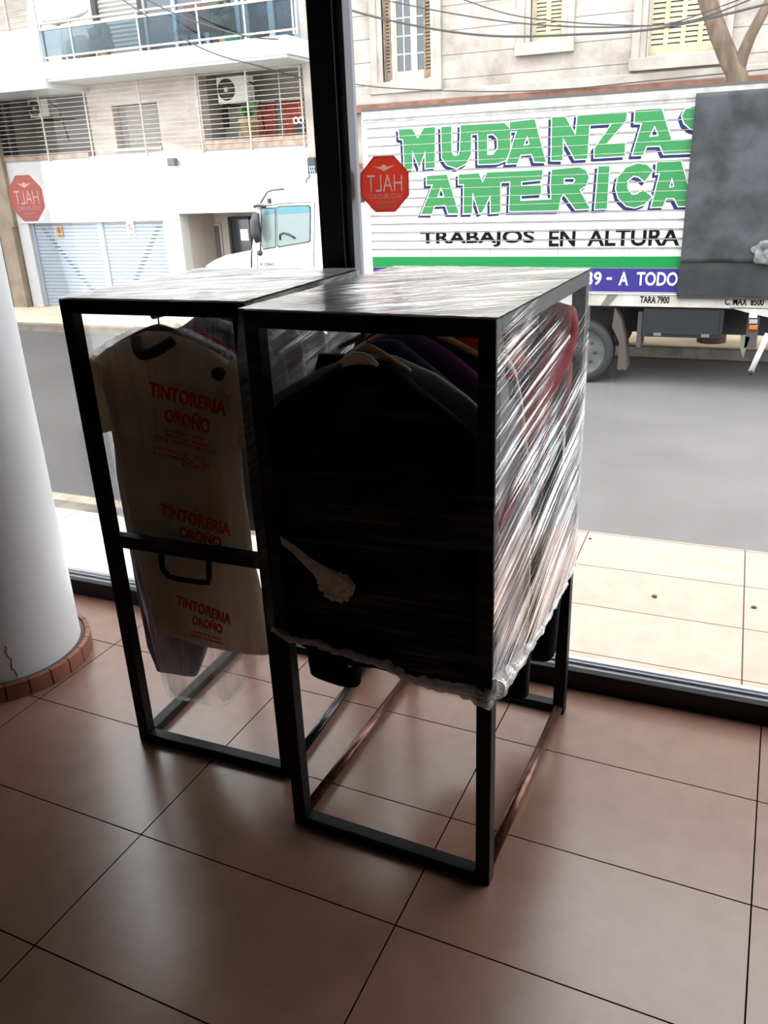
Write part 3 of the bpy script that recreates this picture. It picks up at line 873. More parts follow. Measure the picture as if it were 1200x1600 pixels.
# air conditioners
def aircon(px0, py0, px1, py1, Y, label, fanside):
    a, b = PX(px0, py0, Y), PX(px1, py1, Y)
    x0, x1, z0, z1 = a.x, b.x, b.z, a.z
    t = thing('air_conditioner', ((x0 + x1) / 2, Y + 0.15, z0), label, 'air conditioner', 'outdoor air conditioner units')
    MB().box((x0, Y, z0), (x1, Y + 0.30, z1), 0.015).build('casing', 'ac_white', t)
    r = (z1 - z0) * 0.42
    fx = x0 + r * 1.12; fz = (z0 + z1) / 2
    fan = MB().lathe([(0, -0.012), (r, -0.012), (r, 0.0)], (fx, Y, fz), 'y', 28).build('fan_grille', 'ac_fan', t)
    MB().lathe([(0, -0.022), (r * 0.22, -0.022), (r * 0.22, -0.01)], (fx, Y, fz), 'y', 16).build('hub', 'ac_white', fan)
    gm = MB()
    for q in (0.45, 0.7, 0.92): gm.tube([(fx + r * q * cos(k * pi / 12), Y - 0.018, fz + r * q * sin(k * pi / 12)) for k in range(24)], 0.006, 4, True)
    gm.build('ring', 'ac_dark', fan)
    MB().box((x0 + 0.05, Y + 0.0, z0 - 0.05), (x0 + 0.10, Y + 0.85, z0)).build('bracket', 'ac_dark', t)
    MB().box((x1 - 0.10, Y + 0.0, z0 - 0.05), (x1 - 0.05, Y + 0.85, z0)).build('bracket', 'ac_dark', t)
    MB().tube([(x1 - 0.02, Y + 0.1, z1 - 0.1), (x1 + 0.15, Y + 0.15, z1 - 0.2), (x1 + 0.16, Y + 0.3, z0 - 0.5)], 0.022, 6).build('hose', 'ac_dark', t)
    return t
aircon(337, 121, 387, 158, FY + 0.15, 'white air conditioner high in the right loggia above the potted plant', 0)
aircon(42, 156, 78, 182, FY + 0.35, 'small cream air conditioner in the dark left loggia', 0)
a, b = PX(338, 160, FY + 0.9), PX(357, 198, FY + 0.9)
tag(MB().box((a.x, FY + 0.88, b.z), (b.x, FY + 0.95, a.z), 0.01).build('wall_panel', 'ac_dark'), 'black panel on the loggia wall below the white air conditioner', 'panel')
# curtains
def curtain(px0, py0, px1, py1, mat, label):
    Y = FY + 0.85
    a, b = PX(px0, py0, Y), PX(px1, py1, Y)
    m = MB(); n_ = 40; vs = []
    for i in range(n_ + 1):
        x = a.x + (b.x - a.x) * i / n_; y = Y + 0.025 * sin(i * 1.3)
        vs += [(x, y, 2.52), (x, y, a.z), (x, y + 0.02, a.z), (x, y + 0.02, 2.52)]
    fs = []
    for i in range(n_):
        for j in range(4): fs.append((i * 4 + j, i * 4 + (j + 1) % 4, i * 4 + 4 + (j + 1) % 4, i * 4 + 4 + j))
    fs += [(0, 1, 2, 3), (n_ * 4 + 3, n_ * 4 + 2, n_ * 4 + 1, n_ * 4)]
    m.add(vs, fs, True)
    t = thing('red_curtain', ((a.x + b.x) / 2, Y, 2.52), label, 'curtain', 'red curtains in the loggia')
    m.build('cloth', mat, t)
    MB().box((a.x - 0.05, Y - 0.06, a.z), (b.x + 0.05, Y + 0.05, a.z + 0.05)).build('curtain_rail', 'ac_white', t)
curtain(400, 162, 432, 213, 'red_curtain', 'brick red curtain right behind the potted plant in the loggia')
curtain(440, 158, 471, 205, 'red_curtain', 'brick red curtain at the far right of the loggia')
# potted plant
c = PX(389, 213, FY + 0.10)
t = thing('potted_plant', (c.x, FY + 0.12, 2.69), 'leafy plant in a straw coloured pot on the loggia ledge', 'plant')
zt = PX(389, 186, FY + 0.1).z
MB().lathe([(0.0, 2.69), (0.13, 2.69), (0.17, zt - 0.05), (0.19, zt - 0.05), (0.19, zt), (0.15, zt), (0.14, zt - 0.05), (0, zt - 0.05)], (c.x, FY + 0.12, 0), 'z', 20).build('pot', 'terracotta', t)
lv = MB()
for k in range(16):
    a = k * 2.4; L = 0.18 + 0.16 * random.random(); up = 0.20 + 0.22 * random.random()
    p0 = Vector((c.x, FY + 0.12, zt - 0.04)); d = Vector((cos(a), sin(a) * 0.5, 0)); sd = Vector((-sin(a), cos(a), 0)) * 0.035
    p1 = p0 + d * L * 0.4 + Vector((0, 0, up)); p2 = p0 + d * L + Vector((0, 0, up * 0.8))
    th = Vector((0, 0, 0.004))
    lv.add([p0 - sd * .3, p0 + sd * .3, p1 + sd, p2, p1 - sd, p0 - sd * .3 - th, p0 + sd * .3 - th, p1 + sd - th, p2 - th, p1 - sd - th],
           [(0, 1, 2, 3, 4), (9, 8, 7, 6, 5), (0, 5, 6, 1), (1, 6, 7, 2), (2, 7, 8, 3), (3, 8, 9, 4), (4, 9, 5, 0)])
lv.build('leaves', 'leaf', t)
c = PX(375, 208, FY + 0.1)
tag(MB().lathe([(0, 2.69), (0.06, 2.69), (0.06, 2.80), (0.03, 2.83), (0.03, 2.87), (0, 2.87)], (c.x, FY + 0.15, 0), 'z', 14).build('small_jar', 'bag_grey'), 'small grey jar on the ledge left of the potted plant', 'jar')
c = PX(468, 198, FY + 0.3)
tag(MB().box((c.x - 0.11, FY + 0.28, 2.69), (c.x + 0.14, FY + 0.5, c.z + 0.12), 0.02).build('black_box', 'ac_dark'), 'black box standing at the right end of the loggia ledge', 'box')

# balcony railing with bluish glass
BY = 12.95
r_ = thing('balcony_railing', (-8.7, BY, 4.22), 'glass balcony railing with cream rails above the white slab', 'railing')
x0, x1 = -11.62, -5.95
MB().box((x0, BY - 0.02, 4.28), (x1, BY + 0.02, 4.31)).build('bottom_rail', 'steel_bar', r_)
MB().box((x0, BY - 0.03, 4.76), (x1, BY + 0.03, 4.80)).build('top_rail', 'steel_bar', r_)
MB().box((x0, BY - 0.03, 4.86), (x1, BY + 0.03, 4.89)).build('handrail', 'steel_bar', r_)
xs = [PX(p_, 60, BY).x for p_ in (112, 218, 312, 385, 460)]
xs = [x0 + 0.02] + xs + [x1 - 0.02]
for x in xs: MB().box((x - 0.018, BY - 0.015, 4.22), (x + 0.018, BY + 0.015, 4.88)).build('post', 'blue_frame', r_)
for a, b in zip(xs[:-1], xs[1:]): MB().box((a + 0.02, BY - 0.006, 4.31), (b - 0.02, BY + 0.006, 4.76)).build('glass_panel', 'bluish_glass', r_)
# end railing of the left parapet
r_ = thing('parapet_grille', (-13.0, 12.95, 4.82), 'pale barred grille standing on the white parapet top left', 'grille')
for i in range(6): MB().box((-15.5, 12.94, 4.86 + i * 0.1), (-11.66, 12.96, 4.875 + i * 0.1)).build('bar', 'steel_bar', r_)
for x in (-13.2, -12.4, -11.68): MB().box((x - 0.02, 12.93, 4.82), (x + 0.02, 12.97, 5.5)).build('upright', 'steel_bar', r_)
# things on the balcony
BZ = 4.22
t = thing('folded_parasol', (-11.2, 13.45, BZ), 'large white parasol lying folded behind the glass railing', 'parasol')
pm = MB(); pts = []
c0, c1 = PX(68, 28, 13.4), PX(135, 14, 13.4)
pm.tube([c0 + Vector((0, 0.0, 0)), c0.lerp(c1, 0.25), c0.lerp(c1, 0.6), c1], [0.10, 0.17, 0.16, 0.06], 14)
pm.build('canopy', 'parasol_cloth', t)
MB().tube([(c0.x + 0.3, 13.45, BZ), (c0.x + 0.3, 13.45, c0.z)], 0.04, 8).build('pole', 'steel_bar', t)
c = PX(122, 58, 13.5)
tag(MB().blob((c.x, 13.5, BZ + 0.24), (0.33, 0.22, 0.26), 3, 0.3).build('grey_sack', 'bag_grey'), 'round brownish sack behind the left railing glass', 'sack')
def shrub(px, Y, h, lab):
    x = PX(px, 60, Y).x
    t = thing('potted_shrub', (x, Y, BZ), lab, 'plant', 'balcony plants')
    MB().lathe([(0, BZ), (0.10, BZ), (0.13, BZ + 0.18), (0, BZ + 0.18)], (x, Y, 0), 'z', 14).build('pot', 'terracotta', t)
    m = MB()
    for k in range(9):
        m.blob((x + 0.16 * cos(k * 2.1), Y + 0.1 * sin(k * 1.7), BZ + 0.2 + h * (k + 1) / 10), 0.10 + 0.03 * (k % 3), k, 0.7)
    m.build('foliage', 'leaf_dark', t)
shrub(160, 13.5, 0.35, 'green shrub behind the left pane of the balcony glass')
shrub(352, 13.6, 0.6, 'dark shrub on the balcony right of the brown chair')
t = thing('brown_chair', (PX(300, 50, 13.5).x, 13.5, BZ), 'brown wooden chair behind the middle of the balcony glass', 'chair')
x = PX(300, 50, 13.5).x
MB().box((x - 0.28, 13.4, BZ + 0.32), (x + 0.28, 13.75, BZ + 0.38)).build('seat', 'chair_brown', t)
MB().box((x - 0.28, 13.72, BZ + 0.38), (x + 0.28, 13.77, BZ + 0.80)).build('backrest', 'chair_brown', t)
for dx in (-0.25, 0.25):
    for y in (13.43, 13.74): MB().box((x + dx - 0.02, y - 0.02, BZ), (x + dx + 0.02, y + 0.02, BZ + 0.32)).build('leg', 'chair_brown', t)
c = PX(363, 57, 13.2)
tag(MB().lathe([(0, BZ), (0.12, BZ), (0.16, BZ + 0.13), (0.14, BZ + 0.13), (0.1, BZ + 0.02), (0, BZ + 0.02)], (c.x, 13.2, 0), 'z', 18).build('teal_basin', 'teal'), 'teal plastic basin on the balcony floor behind the glass', 'basin')
# balcony windows
t = thing('sliding_balcony_door', (-7.4, FY + 0.28, BZ), 'grey blue framed sliding door at the right of the balcony', 'door')
a, b = PX(382, 0, FY + 0.25).x, PX(462, 0, FY + 0.25).x
MB().box((a, FY + 0.26, BZ), (b, FY + 0.30, 6.3)).build('pane', 'pane', t)
fr = MB()
for x in (a, a * 0.48 + b * 0.52, b): fr.box((x - 0.06, FY + 0.2, BZ), (x + 0.06, FY + 0.28, 6.3))
fr.box((a, FY + 0.2, 5.0), (b, FY + 0.28, 5.1))
fr.build('door_frame', 'blue_frame', t)
t = thing('balcony_shutter', (-10.3, FY + 0.28, BZ), 'wide white roller shutter behind the balcony', 'shutter')
a, b = PX(150, 0, FY + 0.25).x, PX(215, 0, FY + 0.25).x
sh = MB()
for i in range(26):
    za = BZ + i * 0.08
    sh.prism([(FY + 0.30, za), (FY + 0.265, za + 0.04), (FY + 0.30, za + 0.08)], 'x', a, b)
sh.build('roller_shutter', 'shutter_wall', t)
MB().box((a - 0.12, FY + 0.2, BZ), (a, FY + 0.3, 6.3)).box((b, FY + 0.2, BZ), (b + 0.1, FY + 0.3, 6.3)).build('door_frame', 'ac_dark', t)
t = thing('balcony_window', (-9.0, FY + 0.28, BZ), 'dark balcony window behind the brown chair', 'window')
a, b = PX(222, 0, FY + 0.25).x, PX(370, 0, FY + 0.25).x
MB().box((a, FY + 0.27, BZ), (b, FY + 0.30, 6.3)).build('pane', 'pane', t)
fr = MB()
for k in range(4):
    x = a + (b - a) * k / 3; fr.box((x - 0.04, FY + 0.22, BZ), (x + 0.04, FY + 0.28, 6.3))
fr.build('window_frame', 'blue_frame', t)

# ================================================================== RIGHT BUILDING (old stucco)
st = MB()
def hole_wall(m, x0, x1, z0, z1, holes, Y0, Y1):
    xs = sorted({x0, x1, *[h[0] for h in holes], *[h[1] for h in holes]})
    for a, b in zip(xs[:-1], xs[1:]):
        cut = sorted([(h[2], h[3]) for h in holes if h[0] <= a and h[1] >= b])
        z = z0
        for c0_, c1_ in cut:
            if c0_ > z: m.box((a, Y0, z), (b, Y1, c0_))
            z = c1_
        if z < z1: m.box((a, Y0, z), (b, Y1, z1))
WIN = [(-4.82, -3.90, 3.46, 5.6), (-2.13, -1.60, 3.87, 5.6), (-0.24, 0.84, 3.50, 5.6)]
hole_wall(st, -6.05, 9.0, 3.10, 13.0, WIN, FY, FY + 0.35)
struct('facade_stucco', st, 'stucco')
struct('facade_stucco_ground', MB().box((-6.05, FY + 0.1, SZ), (7.0, FY + 0.35, 3.10)), 'stucco_plain')
struct('facade_stucco_ledge', MB().box((-6.05, FY - 0.18, 2.98), (7.0, FY + 0.1, 3.10)).box((-6.05, FY - 0.12, 2.0), (-4.9, FY + 0.1, 2.12)), 'rust_ledge')
struct('facade_stucco_cornice', MB().box((-6.05, FY - 0.08, 3.10), (7.0, FY + 0.1, 3.27), 0.02), 'stucco_plain')

def surround(x0, x1, z0, lab_t, sill_w=0.22):
    m = MB()
    m.box((x0 - 0.22, FY - 0.05, z0 - 0.02), (x0 - 0.10, FY + 0.02, 5.7)).box((x0 - 0.10, FY - 0.025, z0), (x0, FY + 0.05, 5.7))
    m.box((x1 + 0.10, FY - 0.05, z0 - 0.02), (x1 + 0.20, FY + 0.02, 5.7)).box((x1, FY - 0.025, z0), (x1 + 0.10, FY + 0.05, 5.7))
    m.box((x0 - 0.24, FY - 0.12, z0 - 0.20), (x1 + 0.22, FY + 0.1, z0 - 0.01), 0.012)
    return m.build('surround', 'stucco_plain', lab_t)
def louvre(t, x0, x1, z0, z1, Y, mat, n_):
    """one shutter leaf: stiles, rails and tilted slats"""
    m = MB(); sw = 0.035
    m.box((x0, Y, z0), (x0 + sw, Y + 0.03, z1)).box((x1 - sw, Y, z0), (x1, Y + 0.03, z1)).box((x0 + sw, Y + 0.001, z0), (x1 - sw, Y + 0.029, z0 + 0.10)).box((x0 + sw, Y + 0.001, z1 - 0.05), (x1 - sw, Y + 0.029, z1))
    lf = m.build('shutter_leaf', mat, t)
    s = MB(); h = (z1 - z0 - 0.15) / n_
    for i in range(n_):
        za = z0 + 0.10 + i * h
        s.prism([(Y + 0.0, za), (Y + 0.005, za - 0.004), (Y + 0.028, za + h * 0.72), (Y + 0.023, za + h * 0.76)], 'x', x0 + sw, x1 - sw)
    s.build('slats', mat, lf)
    MB().box((x0 + sw, Y + 0.035, z0 + 0.1), (x1 - sw, Y + 0.04, z1)).build('backing', 'slot_dark', lf)
# first window: open brown shutters, cream french sashes
x0, x1, z0, _ = WIN[0]
t = thing('french_window', ((x0 + x1) / 2, FY, z0), 'old french window with cream sashes between open tan shutters above the truck', 'window')
surround(x0, x1, z0, t)
louvre(t, x0 + 0.0, x0 + 0.13, z0 + 0.03, 5.55, FY + 0.10, 'tan_shutter', 34)
louvre(t, x1 - 0.17, x1, z0 + 0.03, 5.55, FY + 0.10, 'tan_shutter', 34)
def sash(t, a, b, cols, z0, z1, rowh):
    m = MB(); Y = FY + 0.20
    m.box((a, Y, z0), (a + 0.06, Y + 0.04, z1)).box((b - 0.06, Y, z0), (b, Y + 0.04, z1)).box((a + 0.06, Y + 0.001, z0), (b - 0.06, Y + 0.039, z0 + 0.14))
    for k in range(1, cols):
        x = a + 0.06 + (b - a - 0.12) * k / cols; m.box((x - 0.012, Y + 0.005, z0 + 0.14), (x + 0.012, Y + 0.035, z1))
    z = z0 + 0.14
    while z < z1: m.box((a + 0.06, Y + 0.006, z - 0.011), (b - 0.06, Y + 0.034, z + 0.011)); z += rowh
    s = m.build('sash', 'sash', t)
    MB().box((a + 0.05, Y + 0.018, z0 + 0.12), (b - 0.05, Y + 0.024, z1)).build('panes', 'pane', s)
sash(t, x0 + 0.14, x0 + 0.53, 2, z0 + 0.02, 5.55, 0.285)
sash(t, x0 + 0.53, x1 - 0.14, 1, z0 + 0.02, 5.55, 0.285)
x0, x1, z0, _ = WIN[1]
t = thing('narrow_shuttered_window', ((x0 + x1) / 2, FY, z0), 'narrow window with closed cream shutters in the old stucco wall', 'window')
surround(x0, x1, z0, t)
xm = (x0 + x1) / 2
louvre(t, x0 + 0.02, xm, z0 + 0.02, 5.55, FY + 0.14, 'cream_shutter', 26)
louvre(t, xm, x1 - 0.02, z0 + 0.02, 5.55, FY + 0.14, 'cream_shutter', 26)
x0, x1, z0, _ = WIN[2]
t = thing('wide_shuttered_window', ((x0 + x1) / 2, FY, z0), 'wide window with four closed cream shutter leaves behind the tree', 'window')
surround(x0, x1, z0, t)
for k in range(4):
    a = x0 + 0.02 + (x1 - x0 - 0.04) * k / 4
    louvre(t, a, a + (x1 - x0 - 0.04) / 4, z0 + 0.02, 5.55, FY + 0.14, 'cream_shutter', 26)

# overhead cables
def cable(pts, r, label):
    ps = [PX(a, b, Y) for a, b, Y in pts]
    out = []
    for i in range(len(ps) - 1):
        p0 = ps[max(i - 1, 0)]; p1 = ps[i]; p2 = ps[i + 1]; p3 = ps[min(i + 2, len(ps) - 1)]
        for k in range(6):
            u = k / 6
            out.append(0.5 * ((2 * p1) + (p2 - p0) * u + (2 * p0 - 5 * p1 + 4 * p2 - p3) * u * u + (3 * p1 - p0 - 3 * p2 + p3) * u ** 3))
    out.append(ps[-1])
    tag(MB().tube(out, r, 5).build('overhead_cable', 'wire'), label, 'cable', 'overhead cables')
CYY = 11.2
cable([(520, 8, CYY), (600, 30, CYY), (700, 49, CYY), (790, 57, CYY), (900, 54, CYY), (1010, 47, CYY), (1110, 28, CYY), (1200, 6, CYY)], 0.016, 'thickest overhead cable sagging lowest across the shuttered windows')
cable([(600, 0, CYY), (700, 20, CYY), (800, 35, CYY), (900, 42, CYY), (1000, 41, CYY), (1090, 30, CYY), (1200, -12, CYY)], 0.010, 'thin overhead cable just above the thickest sagging one')
cable([(720, -2, CYY), (790, 21, CYY), (860, 32, CYY), (960, 39, CYY), (1040, 38, CYY), (1110, 16, CYY), (1180, -10, CYY)], 0.009, 'uppermost thin overhead cable crossing the tree fork')
cable([(543, 130, FY - .2), (600, 137, FY - .2), (700, 142, FY - .2), (800, 143, FY - .2), (900, 138, FY - .2), (1000, 128, FY - .2), (1200, 108, FY - .2)], 0.010, 'thin cable running low along the stucco wall just over the truck roof')
cable([(185, -5, 12.4), (240, 32, 12.4), (300, 68, 12.4), (350, 89, 12.4), (400, 102, 12.5), (470, 122, 13.8)], 0.012, 'left slanting cable in front of the balcony glass')
cable([(222, -5, 12.4), (270, 20, 12.4), (330, 42, 12.4), (400, 59, 12.4), (478, 62, 13.8)], 0.012, 'right slanting cable in front of the balcony glass')

# street tree
t = thing('street_tree', (1.15, 12.5, SZ), 'forked street tree trunk behind the truck box', 'tree')
TY = 12.5
def trunk(pts):
    return [PX(a, b, TY) for a, b in pts]
base = PX(1152, 118, TY)
m = MB().tube([(base.x + 0.05, TY, SZ), (base.x + 0.04, TY, 0.5), (base.x + 0.02, TY, 2.0), base, PX(1140, 95, TY), PX(1122, 50, TY), PX(1108, 8, TY), PX(1085, -60, TY), PX(1060, -130, TY)],
              [0.22, 0.19, 0.165, 0.145, 0.13, 0.125, 0.12, 0.11, 0.10], 14)
tr = m.build('trunk', 'bark', t)
MB().tube([PX(1150, 118, TY), PX(1160, 88, TY), PX(1172, 58, TY), PX(1188, 28, TY), PX(1206, -5, TY), PX(1230, -60, TY)], [0.11, 0.085, 0.075, 0.07, 0.065, 0.05], 12).build('branch', 'bark', t)

# ================================================================== THE TRUCK
TYY = 9.90                                   # side that faces the shop
TD = 2.35                                    # width
T = thing('moving_truck', (-2.0, TYY + TD / 2, RZ), 'white moving truck with green lettering parked across the street', 'truck')
BX0, BX1 = -3.45, 4.2
BZ0, BZ1 = 0.345, 2.74
bx = MB().box((BX0, TYY + 0.02, BZ0), (BX1, TYY + TD, BZ1))
box = bx.build('cargo_box', 'truck_panel', T)
NS = 20
sl = MB(); jl = MB()
h = (BZ1 - 0.12 - BZ0) / NS
for i in range(NS):
    za = BZ0 + i * h
    sl.prism([(TYY + 0.02, za + 0.006), (TYY + 0.004, za + 0.012), (TYY, za + h * 0.94), (TYY + 0.02, za + h)], 'x', BX0 + 0.03, BX1)
    jl.box((BX0 + 0.03, TYY - 0.002, za - 0.004), (BX1, TYY + 0.02, za + 0.005))
sl.build('boarding', 'truck_panel', box)
jl.build('board_joint', 'slat_line', box)
MB().box((BX0 - 0.02, TYY - 0.03, BZ1 - 0.12), (BX1, TYY + 0.1, BZ1 - 0.02)).box((BX0 - 0.02, TYY - 0.015, BZ1 - 0.16), (BX1, TYY + 0.05, BZ1 - 0.12)).build('top_trim', 'truck_trim', box)
MB().box((BX0 - 0.02, TYY - 0.035, BZ1 - 0.02), (BX1, TYY + 0.1, BZ1 + 0.012)).build('roof_edge', 'slat_line', box)
MB().box((BX0 - 0.03, TYY - 0.012, BZ0), (BX0 + 0.045, TYY + 0.06, BZ1 - 0.12)).build('corner_post', 'truck_white', box)
vj = MB()
for px in (670, 767, 877, 985): x = PX(px, 250, TYY).x; vj.box((x - 0.003, TYY - 0.003, BZ0), (x + 0.003, TYY + 0.01, BZ1 - 0.16))
vj.build('sheet_joint', 'truck_trim', box)
# stripes and lettering
xe = 1.05
gz0, gz1 = PX(820, 418, TYY).z, PX(820, 401, TYY).z
MB().box((BX0 + 0.05, TYY - 0.004, gz0), (xe, TYY + 0.004, gz1)).build('green_stripe', 'green2', box)
vz0 = PX(1000, 456, TYY).z
MB().box((BX0 + 0.05, TYY - 0.004, vz0), (xe, TYY + 0.004, gz0 - 0.005)).build('violet_stripe', 'violet', box)
MB().box((BX0 + 0.05, TYY - 0.010, BZ0 - 0.008), (xe, TYY + 0.004, vz0 - 0.02)).build('bottom_trim', 'truck_white', box)

def z3(l): return [(600 + a * .216667, 160 + b * .216667) for a, b in l]
def z4(l): return [(840 + a * .216667, 160 + b * .216667) for a, b in l]
def W(l):
    pts = [(PX(a, b, TYY).x, PX(a, b, TYY).z) for a, b in l]
    return pts if area(pts) > 0 else pts[::-1]
def Hh(l): return W(l)[::-1]
ROW1 = [
 W(z3([(108,195),(205,190),(245,262),(290,183),(370,178),(366,470),(300,475),(300,345),(255,470),(205,345),(205,480),(150,485),(140,268),(112,262)])),
 W(z3([(413,178),(487,172),(487,345),(496,375),(515,388),(536,380),(550,350),(555,165),(870,148),(910,190),(912,340),(882,415),(820,440),(682,445),(680,225),(630,228),(628,375),(594,440),(525,475),(455,450),(420,400)])),
 Hh(z3([(745,230),(790,228),(820,260),(822,330),(790,375),(745,380)])),
 W(z3([(908,142),(1088,122),(1168,430),(1085,428),(1068,372),(985,378),(965,438),(885,442),(960,207),(912,210)])),
 Hh(z3([(1035,240),(1052,303),(1006,312)])),
 W(z4([(105,108),(198,100),(275,235),(290,92),(645,65),(640,130),(495,300),(632,292),(628,385),(412,398),(412,330),(540,150),(375,160),(360,405),(270,410),(185,255),(180,418),(100,418)])),
 W(z4([(705,55),(895,42),(965,270),(1180,258),(1170,360),(910,372),(885,312),(785,315),(760,378),(685,380),(755,150),(700,150)])),
 Hh(z4([(845,165),(875,240),(805,250)])),
 W(z4([(1200,20),(1120,30),(1068,48),(1042,95),(1058,150),(1105,190),(1200,215),(1200,150),(1140,120),(1200,95)])),
]
ROW2 = [
 W(z3([(310,530),(455,520),(540,800),(465,800),(445,740),(365,745),(345,805),(270,805),(355,590),(310,595)])),
 Hh(z3([(412,608),(437,678),(383,690)])),
 W(z3([(540,520),(685,510),(712,580),(745,505),(1145,487),(1140,555),(990,570),(990,605),(1135,598),(1132,660),(985,668),(985,710),(1207,698),(1207,655),(1202,598),(1212,485),(1408,467),(1458,490),(1478,540),(1458,600),(1410,630),(1486,766),(1383,772),(1296,655),(1275,690),(1258,778),(905,785),(912,570),(840,575),(840,790),(770,795),(770,665),(710,790),(690,800),(640,645),(635,798),(575,800),(578,590),(540,590)])),
 Hh(z4([(190,545),(258,543),(275,560),(260,582),(190,590)])),
 W(z4([(440,462),(520,458),(500,765),(415,770)])),
 W(z4([(832,492),(790,450),(720,440),(640,470),(580,540),(565,620),(585,690),(640,745),(700,757),(770,735),(825,680),(760,630),(715,662),(680,665),(648,620),(650,562),(692,528),(730,535),(772,570)])),
 W(z4([(862,432),(1035,425),(1095,640),(1130,745),(1015,748),(985,690),(925,690),(905,750),(820,755),(885,508),(855,515)])),
 Hh(z4([(970,540),(987,608),(948,615)])),
]
for rw in (ROW1, ROW2):
    letters = []
    for pl in rw:
        if area(pl) > 0: letters.append([pl])
        else: letters[-1].append(pl)
    for nm, mt_, dy, grow, sh_ in (('lettering_shade', 'navy', 0.001, 0.012, (-0.034, -0.034)), ('lettering_outline', 'ink_white', 0.004, 0.013, (0, 0)), ('lettering', 'green', 0.007, 0.0, (0, 0))):
        al = MB()
        for k_, lt_ in enumerate(letters):
            q_ = poly_mb(lt_, TYY - dy - 0.0003 * k_, grow, 0.004, sh_)
            al.add(q_.v, q_.f)
        al.build(nm, mt_, box)
def tb(body, l, mat, bold, Y=TYY - 0.002, par=None):
    (a, b), (c, d) = l
    p, q = PX(a, b, Y), PX(c, d, Y)
    return text_mb(body, (p.x, p.z, q.x, q.z), Y, bold, 0.005).build('lettering', mat, par or box)
p0, p1 = PX(657, 388, TYY), PX(835, 358, TYY)
zb, zt = 0.945, 1.155
for body, xa, xb in (('TRABAJOS', 657, 835), ('EN', 858, 899), ('ALTURA', 918, 1062)):
    text_mb(body, (PX(xa, 372, TYY).x, zb, PX(xb, 372, TYY).x, zt), TYY - 0.002, 0.022, 0.005).build('lettering', 'ink', box)
zb, zt = PX(1000, 446, TYY).z, PX(1000, 425, TYY).z
for body, xa, xb in (('39', 916, 940), ('-', 948, 956), ('A', 967, 982), ('TODO', 995, 1059)):
    zz = (zb, zt) if body != '-' else ((zb + zt) / 2 - 0.015, (zb + zt) / 2 + 0.015)
    text_mb(body, (PX(xa, 435, TYY).x, zz[0], PX(xb, 435, TYY).x, zz[1]), TYY - 0.004, 0.018, 0.005).build('lettering', 'ink_white', box)
# thin light edges of the boards crossing the letters
ed = MB()
for i in range(1, NS):
    za = BZ0 + i * h
    if za > BZ1 - 0.16 or za < gz1: continue
    ed.box((BX0 + 0.05, TYY - 0.0145, za - 0.003), (xe, TYY + 0.006, za + 0.004))
ed.build('board_edge', 'truck_trim', box)

# dark sheet hung over the rear of the side
a = PX(1087, 141, TYY); b = PX(1062, 463, TYY)
zfl = PX(1072, 406, TYY).z
DX0, DX1 = 0.86, BX1 + 0.02
def sheet(x0, x1, z0, z1, Y, amp, seed):
    m = MB(); nx, nz = 60, 36; vs = []
    for s_ in (0, 1):
        for i in range(nx + 1):
            for j in range(nz + 1):
                x = x0 + (x1 - x0) * i / nx; z = z0 + (z1 - z0) * j / nz
                d = amp * noise.noise(Vector((x * 1.7 + seed, z * 2.2, s_ * 0.0)))
                vs.append((x, Y + d + s_ * 0.02, z))
    N = (nx + 1) * (nz + 1); fs = []
    for i in range(nx):
        for j in range(nz):
            q = (i * (nz + 1) + j, i * (nz + 1) + j + 1, (i + 1) * (nz + 1) + j + 1, (i + 1) * (nz + 1) + j)
            fs.append(q); fs.append(tuple(N + k for k in q[::-1]))
    for i in range(nx):
        for j in (0, nz):
            p_, q_ = i * (nz + 1) + j, (i + 1) * (nz + 1) + j; fs.append((p_, q_, q_ + N, p_ + N))
    for j in range(nz):
        for i in (0, nx):
            p_, q_ = i * (nz + 1) + j, i * (nz + 1) + j + 1; fs.append((p_, q_, q_ + N, p_ + N))
    m.add(vs, fs, True)
    return m
shp = sheet(DX0, DX1, zfl - 0.02, 2.66, TYY - 0.085, 0.02, 2).build('dark_sheet', 'tarp', T, None, 'dark grey sheet over the rear of the box side')
sheet(DX0 - 0.01, DX1, 0.33, zfl, TYY - 0.06, 0.015, 9).build('sheet_flap', 'tarp2', shp)
MB().box((DX0, TYY - 0.06, 0.300), (DX1, TYY + 0.0, 0.335)).build('sheet_batten', 'under_black', shp)
c = PX(1192, 392, TYY - 0.1)
MB().blob((c.x + 0.05, TYY - 0.13, c.z), (0.13, 0.03, 0.13), 4, 0.9, 4).build('crumpled_film', 'crumple', shp)

# chassis, boxes, wheel
CZ1 = BZ0 - 0.01; CZ0 = PX(1000, 479, TYY).z
ch = MB().box((-4.2, TYY + 0.01, CZ0), (BX1, TYY + 0.10, CZ1)).build('side_rail', 'chassis_white', T)
pts = [PX(1140, 478, TYY), PX(1165, 488, TYY), PX(1200, 496, TYY)]
MB().prism([(pts[0].x, CZ0 + 0.01), (pts[1].x, pts[1].z), (pts[2].x, pts[2].z), (BX1, pts[2].z - 0.05), (BX1, CZ0 + 0.01)], 'y', TYY + 0.01, TYY + 0.05).build('rear_gusset', 'chassis_white', ch)
MB().box((-7.0, TYY + 0.55, -0.25), (BX1, TYY + 0.72, 0.15)).box((-7.0, TYY + TD - 0.72, -0.25), (BX1, TYY + TD - 0.55, 0.15)).build('chassis_beam', 'under_black', T)
MB().box((-3.4, TYY + 0.10, 0.15), (BX1, TYY + TD, BZ0)).build('floor_bearer', 'under_black', T)
zt, zb = PX(1020, 463, TYY).z, PX(1020, 474, TYY).z
text_mb('TARA 7900', (PX(1000, 468, TYY).x, zb, PX(1046, 468, TYY).x, zt), TYY + 0.009, 0.02, 0.004).build('lettering', 'ink', ch)
